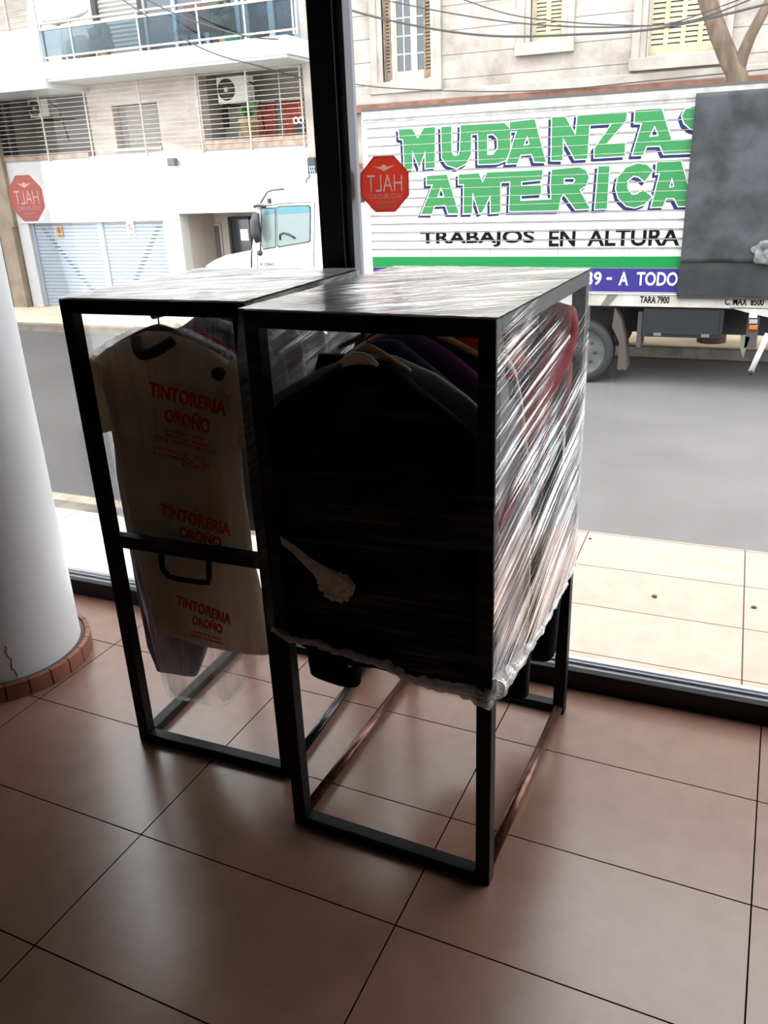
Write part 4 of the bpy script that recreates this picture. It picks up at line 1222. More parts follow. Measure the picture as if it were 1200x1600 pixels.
text_mb('C. MAX  8500', (PX(1133, 470, TYY).x, zb - 0.005, PX(1194, 470, TYY).x, zt - 0.005), TYY + 0.009, 0.02, 0.004).build('lettering', 'ink', ch)
MB().prism([(PX(938, 478, TYY).x, CZ0), (PX(950, 478, TYY).x, CZ0), (PX(966, 462, TYY).x, CZ1), (PX(950, 462, TYY).x, CZ1)], 'y', TYY + 0.003, TYY + 0.012).build('reflective_band', 'olive', ch)
a, b = PX(1006, 481, TYY + 0.05), PX(1127, 530, TYY + 0.05)
tbx = MB().box((a.x, TYY + 0.05, b.z), (b.x, TYY + 0.55, a.z), 0.012).build('tool_box', 'toolbox', T)
MB().box((a.x + 0.05, TYY + 0.038, b.z + 0.04), (b.x - 0.05, TYY + 0.052, a.z - 0.02), 0.006).build('lid', 'toolbox', tbx)
for f_ in (0.2, 0.8):
    x = a.x + (b.x - a.x) * f_
    MB().box((x - 0.05, TYY + 0.025, b.z + 0.02), (x + 0.05, TYY + 0.045, b.z + 0.06)).build('latch', 'door_grey', tbx)
def wheel(x, dual=True, yside=TYY + 0.03):
    R = 0.43; z = RZ + R
    y0 = yside
    ty = MB().lathe([(R * 0.72, 0.02), (R * 0.80, 0.0), (R * 0.96, 0.015), (R, 0.05), (R, 0.20), (R * 0.96, 0.24), (R * 0.6, 0.25)], (x, y0, z), 'y', 40).build('wheel', 'rubber', T)
    MB().lathe([(0, 0.045), (R * 0.25, 0.03), (R * 0.30, 0.045), (R * 0.62, 0.06), (R * 0.74, 0.02)], (x, y0, z), 'y', 40).build('rim', 'wheel_grey', ty)
    nb = MB()
    for k in range(8): nb.cyl((x + R * 0.42 * cos(k * pi / 4), y0 + 0.02, z + R * 0.42 * sin(k * pi / 4)), 0.018, 0.04, 'y', 8)
    nb.build('wheel_nut', 'under_black', ty)
    return ty
wxr = PX(908, 547, TYY).x
wheel(wxr); wheel(wxr, True, TYY + TD - 0.28)
wheel(-6.2); wheel(-6.2, True, TYY + TD - 0.28)
MB().cyl((wxr, TYY + 0.2, RZ + 0.43), 0.07, TD - 0.4, 'y').cyl((-6.2, TYY + 0.2, RZ + 0.43), 0.06, TD - 0.4, 'y').build('axle', 'under_black', T)
a, b = PX(961, 480, TYY + 0.05), PX(967, 577, TYY + 0.05)
MB().prism([(a.x - 0.0, a.z), (a.x + 0.09, 0.0), (a.x + 0.16, -0.25), (b.x + 0.10, b.z), (b.x - 0.02, b.z), (b.x - 0.02, -0.3), (a.x - 0.02, -0.1)], 'y', TYY + 0.03, TYY + 0.40).build('mud_flap', 'flap', T)
x = PX(1001, 520, TYY + 0.3).x
MB().box((x - 0.03, TYY + 0.1, PX(1001, 545, TYY).z), (x + 0.03, TYY + 0.5, 0.1)).build('hanger_bracket', 'flap', T)
# rear lamp bracket
a = PX(1176, 492, TYY)
lb = MB().box((a.x - 0.05, TYY + 0.05, PX(1176, 545, TYY).z), (a.x + 0.09, TYY + 0.10, a.z + 0.05)).build('lamp_bracket', 'flap', T)
for y0, y1, mm, lab in ((489, 497, 'truck_white', None), (499, 506, 'grey_lens', None), (508, 515, 'orange_lens', 'orange side lamp')):
    p, q = PX(1171, y0, TYY), PX(1183, y1, TYY)
    MB().box((p.x, TYY - 0.01, q.z), (q.x, TYY + 0.05, p.z), 0.006).build('side_lamp', mm, lb, None, lab)
pl = [PX(1157, 525, TYY), PX(1172, 528, TYY), PX(1166, 545, TYY), PX(1161, 561, TYY), PX(1156, 545, TYY)]
MB().prism([(p.x, p.z) for p in pl][::-1], 'y', TYY + 0.05, TYY + 0.09).build('support_plate', 'olive', T)
p, q = PX(1200, 522, TYY), PX(1173, 582, TYY)
MB().tube([(p.x, TYY + 0.03, p.z), (q.x, TYY + 0.03, q.z)], 0.035, 8).build('support_leg', 'truck_white', T)
MB().cyl((q.x, TYY - 0.01, q.z), 0.03, 0.08, 'y', 10).build('support_foot', 'under_black', T)

# cab
CY0 = TYY + 0.12; CY1 = TYY + TD - 0.12
def zc(l): return [(300 + a * .266667, 220 + b * .266667) for a, b in l]
def CW(l, Y=CY0): return [(PX(a, b, Y).x, PX(a, b, Y).z) for a, b in zc(l)]
xback = -3.75
prof = CW([(85, 730), (130, 700), (200, 670), (350, 640), (362, 560), (380, 385), (400, 365), (440, 290), (530, 280), (660, 250), (735, 240)])
prof = prof + [(xback, prof[-1][1] + 0.05), (xback, -0.35), (prof[0][0] - 0.15, -0.35), (prof[0][0] - 0.15, 0.35)]
cabm = MB().prism(prof[::-1], 'y', CY0, CY1)
cab = cabm.build('cab', 'truck_white', T)
# side windows: quarter light and door glass
def inset(pl, y, mat, name, par, d=0.012):
    o = MB().prism([p for p in pl][::-1], 'y', y - d, y + 0.01).build(name, mat, par); return o
q1 = CW([(405, 400), (488, 398), (490, 620), (420, 632), (400, 585)])
q2 = CW([(500, 395), (520, 387), (680, 383), (692, 395), (690, 580), (680, 590), (515, 618), (503, 608)])
def seal(pl, k=1.06):
    cx = sum(p[0] for p in pl) / len(pl); cz = sum(p[1] for p in pl) / len(pl)
    return [(cx + (a - cx) * k, cz + (b - cz) * k) for a, b in pl]
for pl in (q1, q2):
    inset(seal(pl), CY0, 'mirror_black', 'window_seal', cab, 0.006)
w1 = inset(q1, CY0, 'cab_glass', 'side_window', cab)
w2 = inset(q2, CY0, 'cab_glass', 'side_window', cab)
inset(CW([(505, 393), (522, 388), (680, 385), (690, 396), (690, 418), (503, 430)]), CY0, 'cab_tint', 'sun_strip', w2, 0.016)
inset(CW([(430, 402), (487, 399), (488, 425), (428, 433)]), CY0, 'cab_tint', 'sun_strip', w1, 0.016)
sw = PX(448, 368, CY0)
MB().tube([(p[0], CY0 - 0.018, p[1]) for p in CW([(520, 580), (518, 550), (540, 540), (575, 550), (608, 570)])], 0.016, 6).build('steering_wheel', 'mirror_black', w2)
# door outline, handle, little lettering
MB().tube([(p[0], CY0 - 0.002, p[1]) for p in CW([(715, 735), (718, 360), (560, 365), (435, 380), (385, 400)])], 0.006, 5).tube([(p[0], CY0 - 0.002, p[1]) for p in CW([(383, 640), (383, 745)])], 0.005, 5).build('door_gap', 'slat_line', cab)
MB().tube([(p[0], CY0 - 0.004, p[1]) for p in CW([(352, 640), (348, 680), (350, 745)])], 0.012, 6).build('wing_edge', 'mirror_black', cab)
(p_, q_) = CW([(398, 732)])[0], CW([(485, 715)])[0]
text_mb('A CERO', (p_[0], p_[1], q_[0], q_[1]), CY0 - 0.001, 0.03, 0.004).build('lettering', 'door_grey', cab)
# mirror, visor, antenna bits
mi = MB().tube([(p[0], CY0 - 0.16, p[1]) for p in CW([(408, 420), (400, 470), (405, 530), (422, 590)])], [0.05, 0.075, 0.08, 0.05], 12).build('wing_mirror', 'mirror_black', cab)
MB().tube([(p[0], CY0 - 0.05, p[1]) for p in CW([(372, 385), (400, 378), (440, 385)])], 0.022, 6).tube([(p[0], CY0 - 0.12, p[1]) for p in CW([(425, 390), (432, 450), (425, 600), (425, 650)])], 0.012, 6).build('mirror_arm', 'mirror_black', mi)
MB().blob((CW([(425, 652)])[0][0], CY0 - 0.14, CW([(425, 652)])[0][1]), 0.045, 1, 0.1).build('lower_mirror', 'mirror_black', mi)
MB().tube([(p[0], CY0 + 0.0, p[1]) for p in CW([(402, 365), (440, 300), (470, 288), (540, 282)])], 0.014, 6).build('sun_visor', 'door_grey', cab)
c0 = CW([(457, 350)])[0]
MB().box((c0[0] - 0.02, CY0 - 0.05, c0[1] - 0.04), (c0[0] + 0.02, CY0, c0[1] + 0.03)).build('marker_lamp', 'mirror_black', cab)
MB().tube([(p[0], CY0 + 0.02, p[1]) for p in CW([(435, 382), (560, 366), (735, 352)])], 0.014, 6).build('roof_gutter', 'slat_line', cab)
a0, a1 = CW([(652, 97)])[0], CW([(708, 205)])[0]
hm = MB().box((a0[0], CY0 + 0.1, a1[1]), (a1[0], CY0 + 0.3, a0[1]), 0.02).build('exhaust_stack', 'mirror_black', cab)
MB().tube([(p[0], CY0 + 0.15, p[1]) for p in CW([(640, 250), (645, 225), (668, 210)])], 0.012, 6).build('stack_pipe', 'door_grey', cab)
text_mb('555', (a0[0] + 0.03, a0[1] - 0.25, a0[0] + 0.13, a0[1] - 0.12), CY0 + 0.099, 0.02, 0.003).build('lettering', 'blue_frame', cab)
# roof deflector on the cab and dark gap to the box
d0 = CW([(680, 200), (735, 185), (735, 245), (665, 250)])
MB().prism(d0, 'y', CY0 + 0.1, CY1 - 0.1).build('roof_hump', 'truck_white', cab)
g0, g1 = PX(548, 265, CY0), PX(566, 280, CY0)
MB().prism([(xback - 0.1, g0.z), (BX0 - 0.02, g0.z - 0.03), (BX0 - 0.02, g1.z + 0.0), (xback - 0.1, g1.z - 0.0)], 'y', CY0, CY1).build('wind_deflector', 'door_grey', cab)
MB().box((xback, CY0 + 0.15, -0.2), (BX0, CY1 - 0.15, 1.55)).build('rear_bulkhead', 'truck_white', cab)
MB().box((prof[0][0] - 0.25, CY0 + 0.05, -0.45), (prof[0][0] + 0.1, CY1 - 0.05, -0.05), 0.03).build('bumper', 'door_grey', cab)

# ================================================================== THE TWO RACKS
class Rack:
    def __init__(s, loc, deg, w, d, h):
        s.loc = Vector(loc); s.rz = radians(deg); s.w, s.d, s.h = w, d, h
        s.R = Matrix.Rotation(s.rz, 3, 'Z')
    def W(s, p): return s.loc + s.R @ Vector(p)
    def thing(s, name, base, label, cat, group=None):
        t = thing(name, s.W(base), label, cat, group, s.rz)
        t['_b'] = [float(q) for q in base]
        return t
RK_R = Rack((0.444, 0.221, 0), -2.7, 0.664, 0.934, 1.643)
RK_L = Rack((-0.314, 0.398, 0), 0.5, 0.650, 0.775, 1.632)
def bld(mb, name, mat, t, base, label=None):
    return mb.build(name, mat, t, base, label)

TB = 0.043
def rack_frame(rk, label, left_bottom, right_bottom, handle):
    t = rk.thing('garment_rack', (rk.w / 2, rk.d / 2, 0), label, 'garment rack', 'black metal garment racks')
    B = (rk.w / 2, rk.d / 2, 0); w_, d_, h_ = rk.w, rk.d, rk.h
    for x in (0, w_ - TB):
        for y in (0, d_ - TB): bld(MB().box((x, y, 0.0), (x + TB, y + TB, h_), 0.003), 'leg', 'rack', t, B)
    for y in (0, d_ - TB):
        bld(MB().box((TB, y, h_ - TB), (w_ - TB, y + TB, h_), 0.003), 'top_rail', 'rack', t, B)
        bld(MB().box((TB, y, 0.0), (w_ - TB, y + TB, 0.035), 0.003), 'bottom_rail', 'rack_dull', t, B)
    for x in (0, w_ - TB):
        bld(MB().box((x, TB, h_ - TB), (x + TB, d_ - TB, h_), 0.003), 'top_rail', 'rack', t, B)
    for x, (kind, mat) in ((TB / 2, left_bottom), (w_ - TB / 2, right_bottom)):
        if kind == 'box': m = MB().box((x - TB / 2, TB, 0), (x + TB / 2, d_ - TB, 0.035), 0.003)
        else: m = MB().tube([(x, TB - 0.01, 0.026), (x, d_ - TB + 0.01, 0.026)], 0.0165, 14)
        bld(m, 'floor_rail', mat, t, B, 'rusty brown floor tube' if mat == 'copper' else None)
    bld(MB().tube([(w_ / 2, TB / 2, h_ - 0.045), (w_ / 2, d_ - TB / 2, h_ - 0.045)], 0.011, 10), 'hanging_rail', 'chrome', t, B)
    if handle:
        cb = bld(MB().box((TB, 0.004, 0.808), (w_ - TB, 0.040, 0.853), 0.003), 'cross_bar', 'rack', t, B)
        hd = MB().tube([(0.238, -0.004, 0.815), (0.242, -0.012, 0.765), (0.262, -0.014, 0.740), (0.30, -0.014, 0.735), (0.38, -0.014, 0.738), (0.418, -0.014, 0.742), (0.424, -0.012, 0.765), (0.424, -0.004, 0.820)], 0.0095, 10)
        bld(hd, 'handle', 'rack', cb, B)
    return t
rack_frame(RK_R, 'right black metal garment rack standing forward on rusty brown floor tubes', ('tube', 'copper'), ('tube', 'copper'), False)
rack_frame(RK_L, 'left black metal garment rack with a looped handle on its cross bar', ('box', 'rack_dull'), ('tube', 'blk_tube'), True)

# ---------------- garments
def loft(rows, y, n=56, fold=0.012, seed=0, freq=22, sq=2.6):
    """closed body from rows (z, x left, x right, half thickness), folds growing downward"""
    m = MB(); out = []
    zs = [r_[0] for r_ in rows]
    fine = []
    for a, b in zip(rows[:-1], rows[1:]):
        k = max(1, int(abs(a[0] - b[0]) / 0.03))
        for i in range(k):
            u = i / k; fine.append(tuple(a[j] + (b[j] - a[j]) * u for j in range(4)))
    fine.append(rows[-1])
    top = fine[0][0]
    for z, xl, xr, th in fine:
        cx, hw = (xl + xr) / 2, (xr - xl) / 2
        g = min(1, max(0, (top - z) / 0.5))
        for j in range(n):
            a = 2 * pi * j / n
            ca, sa = cos(a), sin(a)
            x = cx + hw * (abs(ca) ** (2 / sq)) * (1 if ca >= 0 else -1)
            dy = th * (abs(sa) ** (2 / sq)) * (1 if sa >= 0 else -1)
            f = fold * g * (0.6 * sin(freq * x + seed + 2.0 * noise.noise(Vector((x * 3, z * 1.5, seed)))) + 0.8 * noise.noise(Vector((x * 9, z * 2.5, seed + 5))))
            out.append((x + fold * 0.4 * noise.noise(Vector((z * 6, sa, seed))), y + dy + f * (1 if abs(sa) > 0.2 else 0.3), z + (fold * 0.6 * sin(freq * 0.7 * x + seed) if z == fine[-1][0] else 0)))
    L = len(fine); fs = [tuple(range(n)), tuple(range(L * n - 1, (L - 1) * n - 1, -1))]
    for i in range(L - 1):
        for j in range(n): fs.append((i * n + j, i * n + (j + 1) % n, (i + 1) * n + (j + 1) % n, (i + 1) * n + j))
    m.add(out, fs, True)
    return m

def garment(rk, kind, label, rows, y, mat, seed, fold=0.012, cat=None, group=None, sleeves=(), collar=None):
    z0 = rows[-1][0]
    base = ((rows[-1][1] + rows[-1][2]) / 2, y, z0)
    t = rk.thing(kind, base, label, cat or 'garment', group or 'garments hanging in the racks')
    bld(loft(rows, y, 56, fold, seed), 'body', mat, t, base)
    for pts, rad in sleeves:
        ps = [Vector(p) for p in pts]
        m = MB(); fine = []; rr = []
        for i in range(len(ps) - 1):
            for k in range(6):
                u = k / 6; fine.append(ps[i].lerp(ps[i + 1], u)); rr.append(rad[i] + (rad[i + 1] - rad[i]) * u)
        fine.append(ps[-1]); rr.append(rad[-1])
        rr = [q * (1 + 0.03 * sin(i * 0.9 + seed)) for i, q in enumerate(rr)]
        bld(MB().tube(fine, rr, 18), 'sleeve', mat, t, base)
    if collar:
        bld(collar[0], 'collar', collar[1], t, base)
    return t, base

def hanger(rk, x, y, z, half, drop, mat, label, hook=True, slope=None):
    """wooden clothes hanger: curved bar with a steel hook over the rail"""
    base = (x, y, z - drop)
    t = rk.thing('coat_hanger', base, label, 'coat hanger', 'coat hangers in the racks')
    m = MB(); pts = []; rr = []
    for k in range(17):
        u = k / 16 * 2 - 1
        pts.append((x + u * half, y + 0.02 * u * u, z - drop * (abs(u) ** 1.25))); rr.append(0.012 - 0.004 * abs(u))
    bld(m.tube(pts, rr, 10), 'bar', mat, t, base)
    zr = rk.h - 0.045
    hk = [(x, y, z), (x, y, z + 0.02)] + [(x + 0.018 * sin(a), y, zr + 0.0 - 0.018 * cos(a)) for a in [radians(q) for q in (20, 60, 100, 140, 180, 220, 250)]]
    hk = [(x, y, z), (x, y, (z + zr) / 2)] + [(x + 0.016 * sin(radians(q)), y, zr + 0.016 * -cos(radians(q))) for q in (30, 70, 110, 150, 190, 230)]
    bld(MB().tube(hk, 0.0028, 6), 'hook', 'chrome', t, base)
    return t

# --- right rack
garment(RK_R, 'black_coat', 'large black coat filling the front of the right rack',
        [(1.520, .262, .370, .020), (1.49, .205, .405, .035), (1.45, .135, .455, .045), (1.40, .045, .53, .050), (1.35, .004, .59, .052), (1.28, -.002, .616, .055), (1.0, -.004, .620, .060), (0.8, .0, .618, .060), (0.655, .012, .612, .058)],
        0.075, 'black_cloth', 1, 0.010, 'coat')
hanger(RK_R, 0.305, 0.085, 1.548, 0.105, 0.060, 'wood', 'pale wooden hanger under the collar of the large black coat')
bs = (0.30, 0.05, 1.49)
t = RK_R.thing('folded_lining', bs, 'cream folded lining showing in the neck of the black coat', 'garment lining')
bld(MB().tube([(0.245, 0.055, 1.515), (0.262, 0.05, 1.530), (0.285, 0.048, 1.540), (0.315, 0.048, 1.538), (0.335, 0.05, 1.525), (0.345, 0.055, 1.512)], 0.006, 8), 'piping', 'piping', t, bs)
bld(MB().prism([(0.245, 1.50), (0.345, 1.495), (0.333, 1.524), (0.315, 1.537), (0.285, 1.538), (0.262, 1.528)], 'y', 0.052, 0.060), 'cloth', 'lining', t, bs)
garment(RK_R, 'grey_jacket', 'grey jacket with a lit left shoulder behind the large black coat',
        [(1.51, .24, .34, .015), (1.47, .12, .45, .03), (1.42, .02, .53, .035), (1.38, -.045, .58, .035), (1.2, -.05, .60, .035), (0.80, -.03, .60, .035)],
        0.175, 'grey_cloth', 2, 0.008, 'jacket')
garment(RK_R, 'navy_jacket', 'dark navy jacket whose right shoulder shows beside the black coat',
        [(1.535, .26, .315, .015), (1.50, .17, .365, .025), (1.455, .08, .43, .030), (1.40, .03, .50, .032), (1.345, .01, .560, .034), (1.1, .01, .60, .036), (0.72, .03, .60, .036)],
        0.250, 'navy_cloth', 3, 0.010, 'jacket')
garment(RK_R, 'plum_jacket', 'plum purple jacket hanging behind the navy one',
        [(1.545, .26, .325, .015), (1.50, .16, .42, .028), (1.455, .08, .485, .032), (1.39, .02, .565, .034), (1.3, .02, .60, .036), (0.80, .03, .60, .036)],
        0.335, 'purple_cloth', 4, 0.010, 'jacket')
hanger(RK_R, 0.31, 0.36, 1.560, 0.22, 0.10, 'wood', 'pale wooden hanger sloping down behind the plum jacket shoulder')
hanger(RK_R, 0.27, 0.385, 1.560, 0.22, 0.085, 'wood_dark', 'dark brown wooden hanger left of the black coat neck')
garment(RK_R, 'striped_navy_coat', 'navy coat near the middle of the right rack below the orange cloth',
        [(1.575, .26, .40, .02), (1.55, .16, .52, .03), (1.50, .08, .59, .035), (1.40, .03, .61, .038), (1.0, .03, .62, .04), (0.75, .04, .62, .04)],
        0.475, 'navy_cloth', 5, 0.012, 'coat')
bs = (0.48, 0.41, 1.48)
t = RK_R.thing('orange_cloth', bs, 'orange folded cloth at the upper right corner of the right rack', 'cloth')
m = MB()
vs = []
for i in range(13):
    for j in range(7):
        vs.append((0.425 + 0.125 * i / 12, 0.405 + 0.006 * sin(i * 1.1 + j), 1.485 + 0.065 * j / 6))
n_ = len(vs); vs += [(a, b + 0.012, c_) for a, b, c_ in vs]; fs = []
for i in range(12):
    for j in range(6):
        q = (i * 7 + j, i * 7 + j + 1, i * 7 + j + 8, i * 7 + j + 7); fs += [q, tuple(n_ + k for k in q[::-1])]
for i in range(12):
    for j in (0, 6): fs.append((i * 7 + j, i * 7 + 7 + j, n_ + i * 7 + 7 + j, n_ + i * 7 + j))
for j in range(6):
    for i in (0, 12): fs.append((i * 7 + j, i * 7 + j + 1, n_ + i * 7 + j + 1, n_ + i * 7 + j))
bld(m.add(vs, fs, True), 'cloth', 'orange_cloth', t, bs)
# crimson garments; extra reds and long sleeves imitate the film's smeared red reflection
garment(RK_R, 'crimson_jacket', 'crimson jacket at the rear of the right rack behind the side film',
        [(1.56, .26, .40, .02), (1.53, .14, .52, .035), (1.46, .06, .58, .045), (1.36, .05, .60, .05), (0.95, .06, .60, .05)],
        0.70, 'red_cloth', 6, 0.012, 'jacket', None,
        [([(.575, .74, 1.52), (.630, .735, 1.525), (.632, .70, 1.47), (.632, .63, 1.42), (.632, .52, 1.375), (.632, .38, 1.33), (.632, .24, 1.28)], [.045, .05, .055, .05, .042, .036, .03]), ([(.60, .72, 1.46), (.634, .735, 1.38), (.634, .74, 1.28), (.634, .72, 1.20)], [.04, .035, .03, .028])])
garment(RK_R, 'crimson_cardigan', 'crimson and black cardigan nearer the middle of the side film',
        [(1.56, .26, .40, .02), (1.52, .15, .52, .03), (1.46, .06, .59, .035), (1.36, .05, .61, .036), (1.05, .06, .61, .036)],
        0.53, 'red_cloth', 7, 0.010, 'cardigan', None,
        [([(.59, .53, 1.36), (.632, .50, 1.31), (.634, .40, 1.26), (.634, .30, 1.21), (.634, .20, 1.15), (.632, .10, 1.10)], [.035, .038, .034, .030, .028, .02])])
bs = (0.63, 0.22, 1.42)
t = RK_R.thing('crimson_scarf', bs, 'bunched crimson and black scarf high behind the side film', 'scarf')
bld(MB().blob((0.632, 0.215, 1.50), (0.020, 0.085, 0.06), 2, 0.7, 3), 'bunch', 'red_cloth', t, bs)
bld(MB().blob((0.640, 0.195, 1.465), (0.014, 0.035, 0.045), 5, 0.7, 3), 'bunch', 'black_cloth', t, bs, 'black part of the scarf')
# cream bag edge round a grey panel that paints the film's road reflection
bs = (0.63, 0.2, 0.75)
t = RK_R.thing('grey_reflection_panel', bs, 'pale grey panel put in for a road reflection, with a curved cream edge, behind the side film', 'coat')
arc = [(.055, 1.555), (.12, 1.535), (.19, 1.48), (.245, 1.40), (.285, 1.31), (.325, 1.20), (.350, 1.10), (.365, 1.0), (.372, .9), (.372, .8), (.372, .72), (.37, .68)]
pl = [(0.048, 0.68), (0.048, 1.50)] + arc
bld(MB().prism(pl, 'x', 0.630, 0.645), 'panel', 'grey_cloth', t, bs)
bld(MB().tube([(0.648, a, b) for a, b in arc], 0.009, 8), 'piping', 'piping', t, bs, 'cream curved edge')
# things that hang below the film
garment(RK_R, 'black_trousers', 'folded black trousers hanging low at the front left of the right rack',
        [(1.50, .10, .25, .02), (1.2, .0, .22, .03), (0.9, -.01, .20, .035), (0.50, -.012, .172, .042), (0.455, -.010, .165, .035)],
        0.125 + 0.07, 'black_cloth', 8, 0.006, 'trousers')
garment(RK_R, 'black_long_coat', 'long black coat hanging low behind the front right leg',
        [(1.55, .26, .40, .02), (1.45, .06, .60, .04), (1.3, .04, .62, .045), (0.6, .10, .62, .045), (0.27, .30, .60, .04)],
        0.60, 'black_cloth', 9, 0.012, 'coat')
garment(RK_R, 'denim_coat', 'dark blue denim coat hanging lowest at the rear right corner',
        [(1.55, .26, .40, .02), (1.45, .06, .60, .04), (1.3, .04, .62, .04), (0.6, .30, .65, .04), (0.30, .44, .635, .035), (0.275, .45, .625, .03)],
        0.83, 'denim', 10, 0.012, 'coat')
# pale fleece pressed against the black coat
bs = (0.14, 0.008, 0.86)
t = RK_R.thing('pale_fleece_scarf', bs, 'pale beige fleece scarf end pressed against the black coat', 'scarf')
pts = [(.010, .010, 1.045), (.045, .010, 1.015), (.085, .010, .988), (.125, .010, .962), (.155, .009, .940), (.185, .009, .918), (.215, .009, .900), (.240, .010, .893)]
m = MB().tube(pts, [.006, .010, .013, .016, .026, .040, .040, .022], 14)
for v in m.v: v.y = 0.012 + (v.y - 0.010) * 0.25
for i, v in enumerate(m.v):
    k = noise.noise(v * 45.0) * 0.006
    v.x += k; v.z += noise.noise(v * 38.0 + Vector((3, 1, 0))) * 0.007
for k in range(9):
    a = k * 2.39
    m.blob((0.212 + 0.034 * cos(a), 0.009, 0.902 + 0.030 * sin(a)), (0.022, 0.006, 0.018), k, 0.8, 3)
bld(m, 'fleece', 'fluff', t, bs)

# --- left rack
LR_rows = [(1.525, .225, .315, .02), (1.50, .15, .385, .03), (1.465, .06, .46, .036), (1.43, .005, .52, .040), (1.38, -.004, .555, .042), (1.30, .01, .545, .042), (1.2, .025, .515, .042), (1.0, .03, .505, .044), (.8, .04, .515, .046), (.6, .055, .54, .046), (.43, .07, .565, .044)]
cl = MB().tube([(.205 + .14 * k / 12, .075 - .055 * sin(pi * k / 12), 1.505 - .035 * sin(pi * k / 12)) for k in range(13)], .017, 10)
garment(RK_L, 'cream_jacket', 'cream short sleeved jacket at the front of the left rack in a printed bag', LR_rows, 0.115, 'cream_cloth', 11, 0.008, 'jacket', None,
        [([(.50, .11, 1.42), (.555, .11, 1.36), (.565, .105, 1.28), (.545, .10, 1.19)], [.05, .052, .05, .045]), ([(.03, .11, 1.42), (.0, .11, 1.36), (.0, .105, 1.28), (.02, .10, 1.19)], [.04, .045, .045, .04])], (cl, 'collar_dark'))
hanger(RK_L, 0.27, 0.115, 1.535, 0.20, 0.07, 'wood_dark', 'dark hanger with its hook over the left rack rail')
bs = (0.47, 0.06, 1.37)
t = RK_L.thing('armhole_shade', bs, 'dark patch put in for the armhole shade on the right sleeve of the cream jacket', 'shade patch')
bld(MB().blob((0.50, 0.066, 1.412), (0.028, 0.010, 0.022), 3, 0.15), 'shade_patch', 'collar_dark', t, bs)  # dark blob painting the shade of the armhole gap
garment(RK_L, 'lilac_shirt', 'lilac grey garment hanging lower behind the cream jacket',
        [(1.40, .02, .40, .02), (1.3, -.03, .45, .025), (1.0, -.05, .40, .03), (0.6, -.05, .34, .03), (0.30, -.045, .21, .03), (0.20, -.02, .16, .025)],
        0.185, 'lilac_cloth', 12, 0.008, 'shirt')
garment(RK_L, 'blue_shirt', 'dull blue shirt at the upper right of the left rack',
        [(1.555, .30, .36, .02), (1.52, .25, .52, .03), (1.46, .10, .58, .035), (1.3, .06, .59, .04), (0.80, .07, .58, .04)],
        0.32, 'blue_cloth', 13, 0.012, 'shirt')
garment(RK_L, 'brown_shirt', 'brown shirt hanging in the middle of the left rack',
        [(1.56, .28, .36, .02), (1.53, .20, .50, .03), (1.46, .08, .57, .035), (1.3, .06, .58, .04), (0.85, .07, .58, .04)],
        0.46, 'brown_cloth', 14, 0.012, 'shirt')
garment(RK_L, 'dark_rear_shirt', 'dark navy shirt at the rear of the left rack',
        [(1.56, .28, .36, .02), (1.52, .16, .50, .03), (1.44, .05, .59, .035), (1.3, .05, .59, .04), (0.70, .06, .58, .04)],
        0.60, 'navy_cloth', 15, 0.012, 'shirt')

# film panels carry a UV map: U along the pull of the film, V across it
def panel(P, nu, nv, UV, amp, seed, thick=0.0):
    m = MB(); uv = []
    pts = [[Vector(P(i / nu, j / nv)) for j in range(nv + 1)] for i in range(nu + 1)]
    e1 = pts[nu][0] - pts[0][0]; e2 = pts[0][nv] - pts[0][0]
    nrm = e1.cross(e2).normalized()
    vs = []
    for i in range(nu + 1):
        for j in range(nv + 1):
            u, v = UV(pts[i][j]); uv.append((u, v))
            edge = min(1, 6 * min(i / nu, 1 - i / nu, j / nv, 1 - j / nv) + 0.15)
            d = amp * edge * (noise.noise(Vector((u * 2.0, v * 38, seed))) + 0.8 * noise.noise(Vector((u * 2.5, v * 9, seed + 3))))
            vs.append(pts[i][j] + nrm * d)
    fs = []
    for i in range(nu):
        for j in range(nv): fs.append((i * (nv + 1) + j, (i + 1) * (nv + 1) + j, (i + 1) * (nv + 1) + j + 1, i * (nv + 1) + j + 1))
    m.add(vs, fs, True); m.uv = uv
    return m
def uv_tube(pts, r, n, seed):
    m = MB().tube(pts, r, n)
    m.uv = []
    k = len(pts)
    for i in range(k):
        for j in range(n): m.uv.append((i / k * 1.0, j / n * 0.5))
    for idx, v in enumerate(m.v):
        d = Vector((noise.noise(v * 40 + Vector((seed, 0, 0))), noise.noise(v * 40 + Vector((0, seed, 0))), noise.noise(v * 40 + Vector((0, 0, seed)))))
        v += d * 0.006
    return m

w_, d_, h_ = RK_R.w, RK_R.d, RK_R.h
bs = (w_ / 2, d_ / 2, 0.6)
FR = RK_R.thing('stretch_film', bs, 'streaky clear stretch film wrapped around the right rack of dark clothes', 'stretch film', 'stretch film around the racks')
EPS = 0.006
def top_uv(p):
    a = radians(38); return (p.x * cos(a) + p.y * sin(a), -p.x * sin(a) + p.y * cos(a))
bld(panel(lambda a, b: (-EPS + (w_ + 2 * EPS) * a, -EPS + (d_ + 2 * EPS) * b, h_ + EPS), 90, 110, top_uv, 0.006, 1), 'film_top', 'film_top', FR, bs)
def side_z(y): return 0.69 - 0.06 * y / d_ - 0.05 * sin(pi * y / d_)
def side_uv(p):
    y, z = p.y, p.z
    z0 = (z - y * 0.5125) / (1 - 0.25 * y)
    return (y, z0)
bld(panel(lambda a, b: (w_ + EPS, -EPS + (d_ + 2 * EPS) * a, side_z(d_ * a) + (h_ - side_z(d_ * a)) * b), 110, 130, side_uv, 0.007, 2), 'film_side', 'film_side', FR, bs)
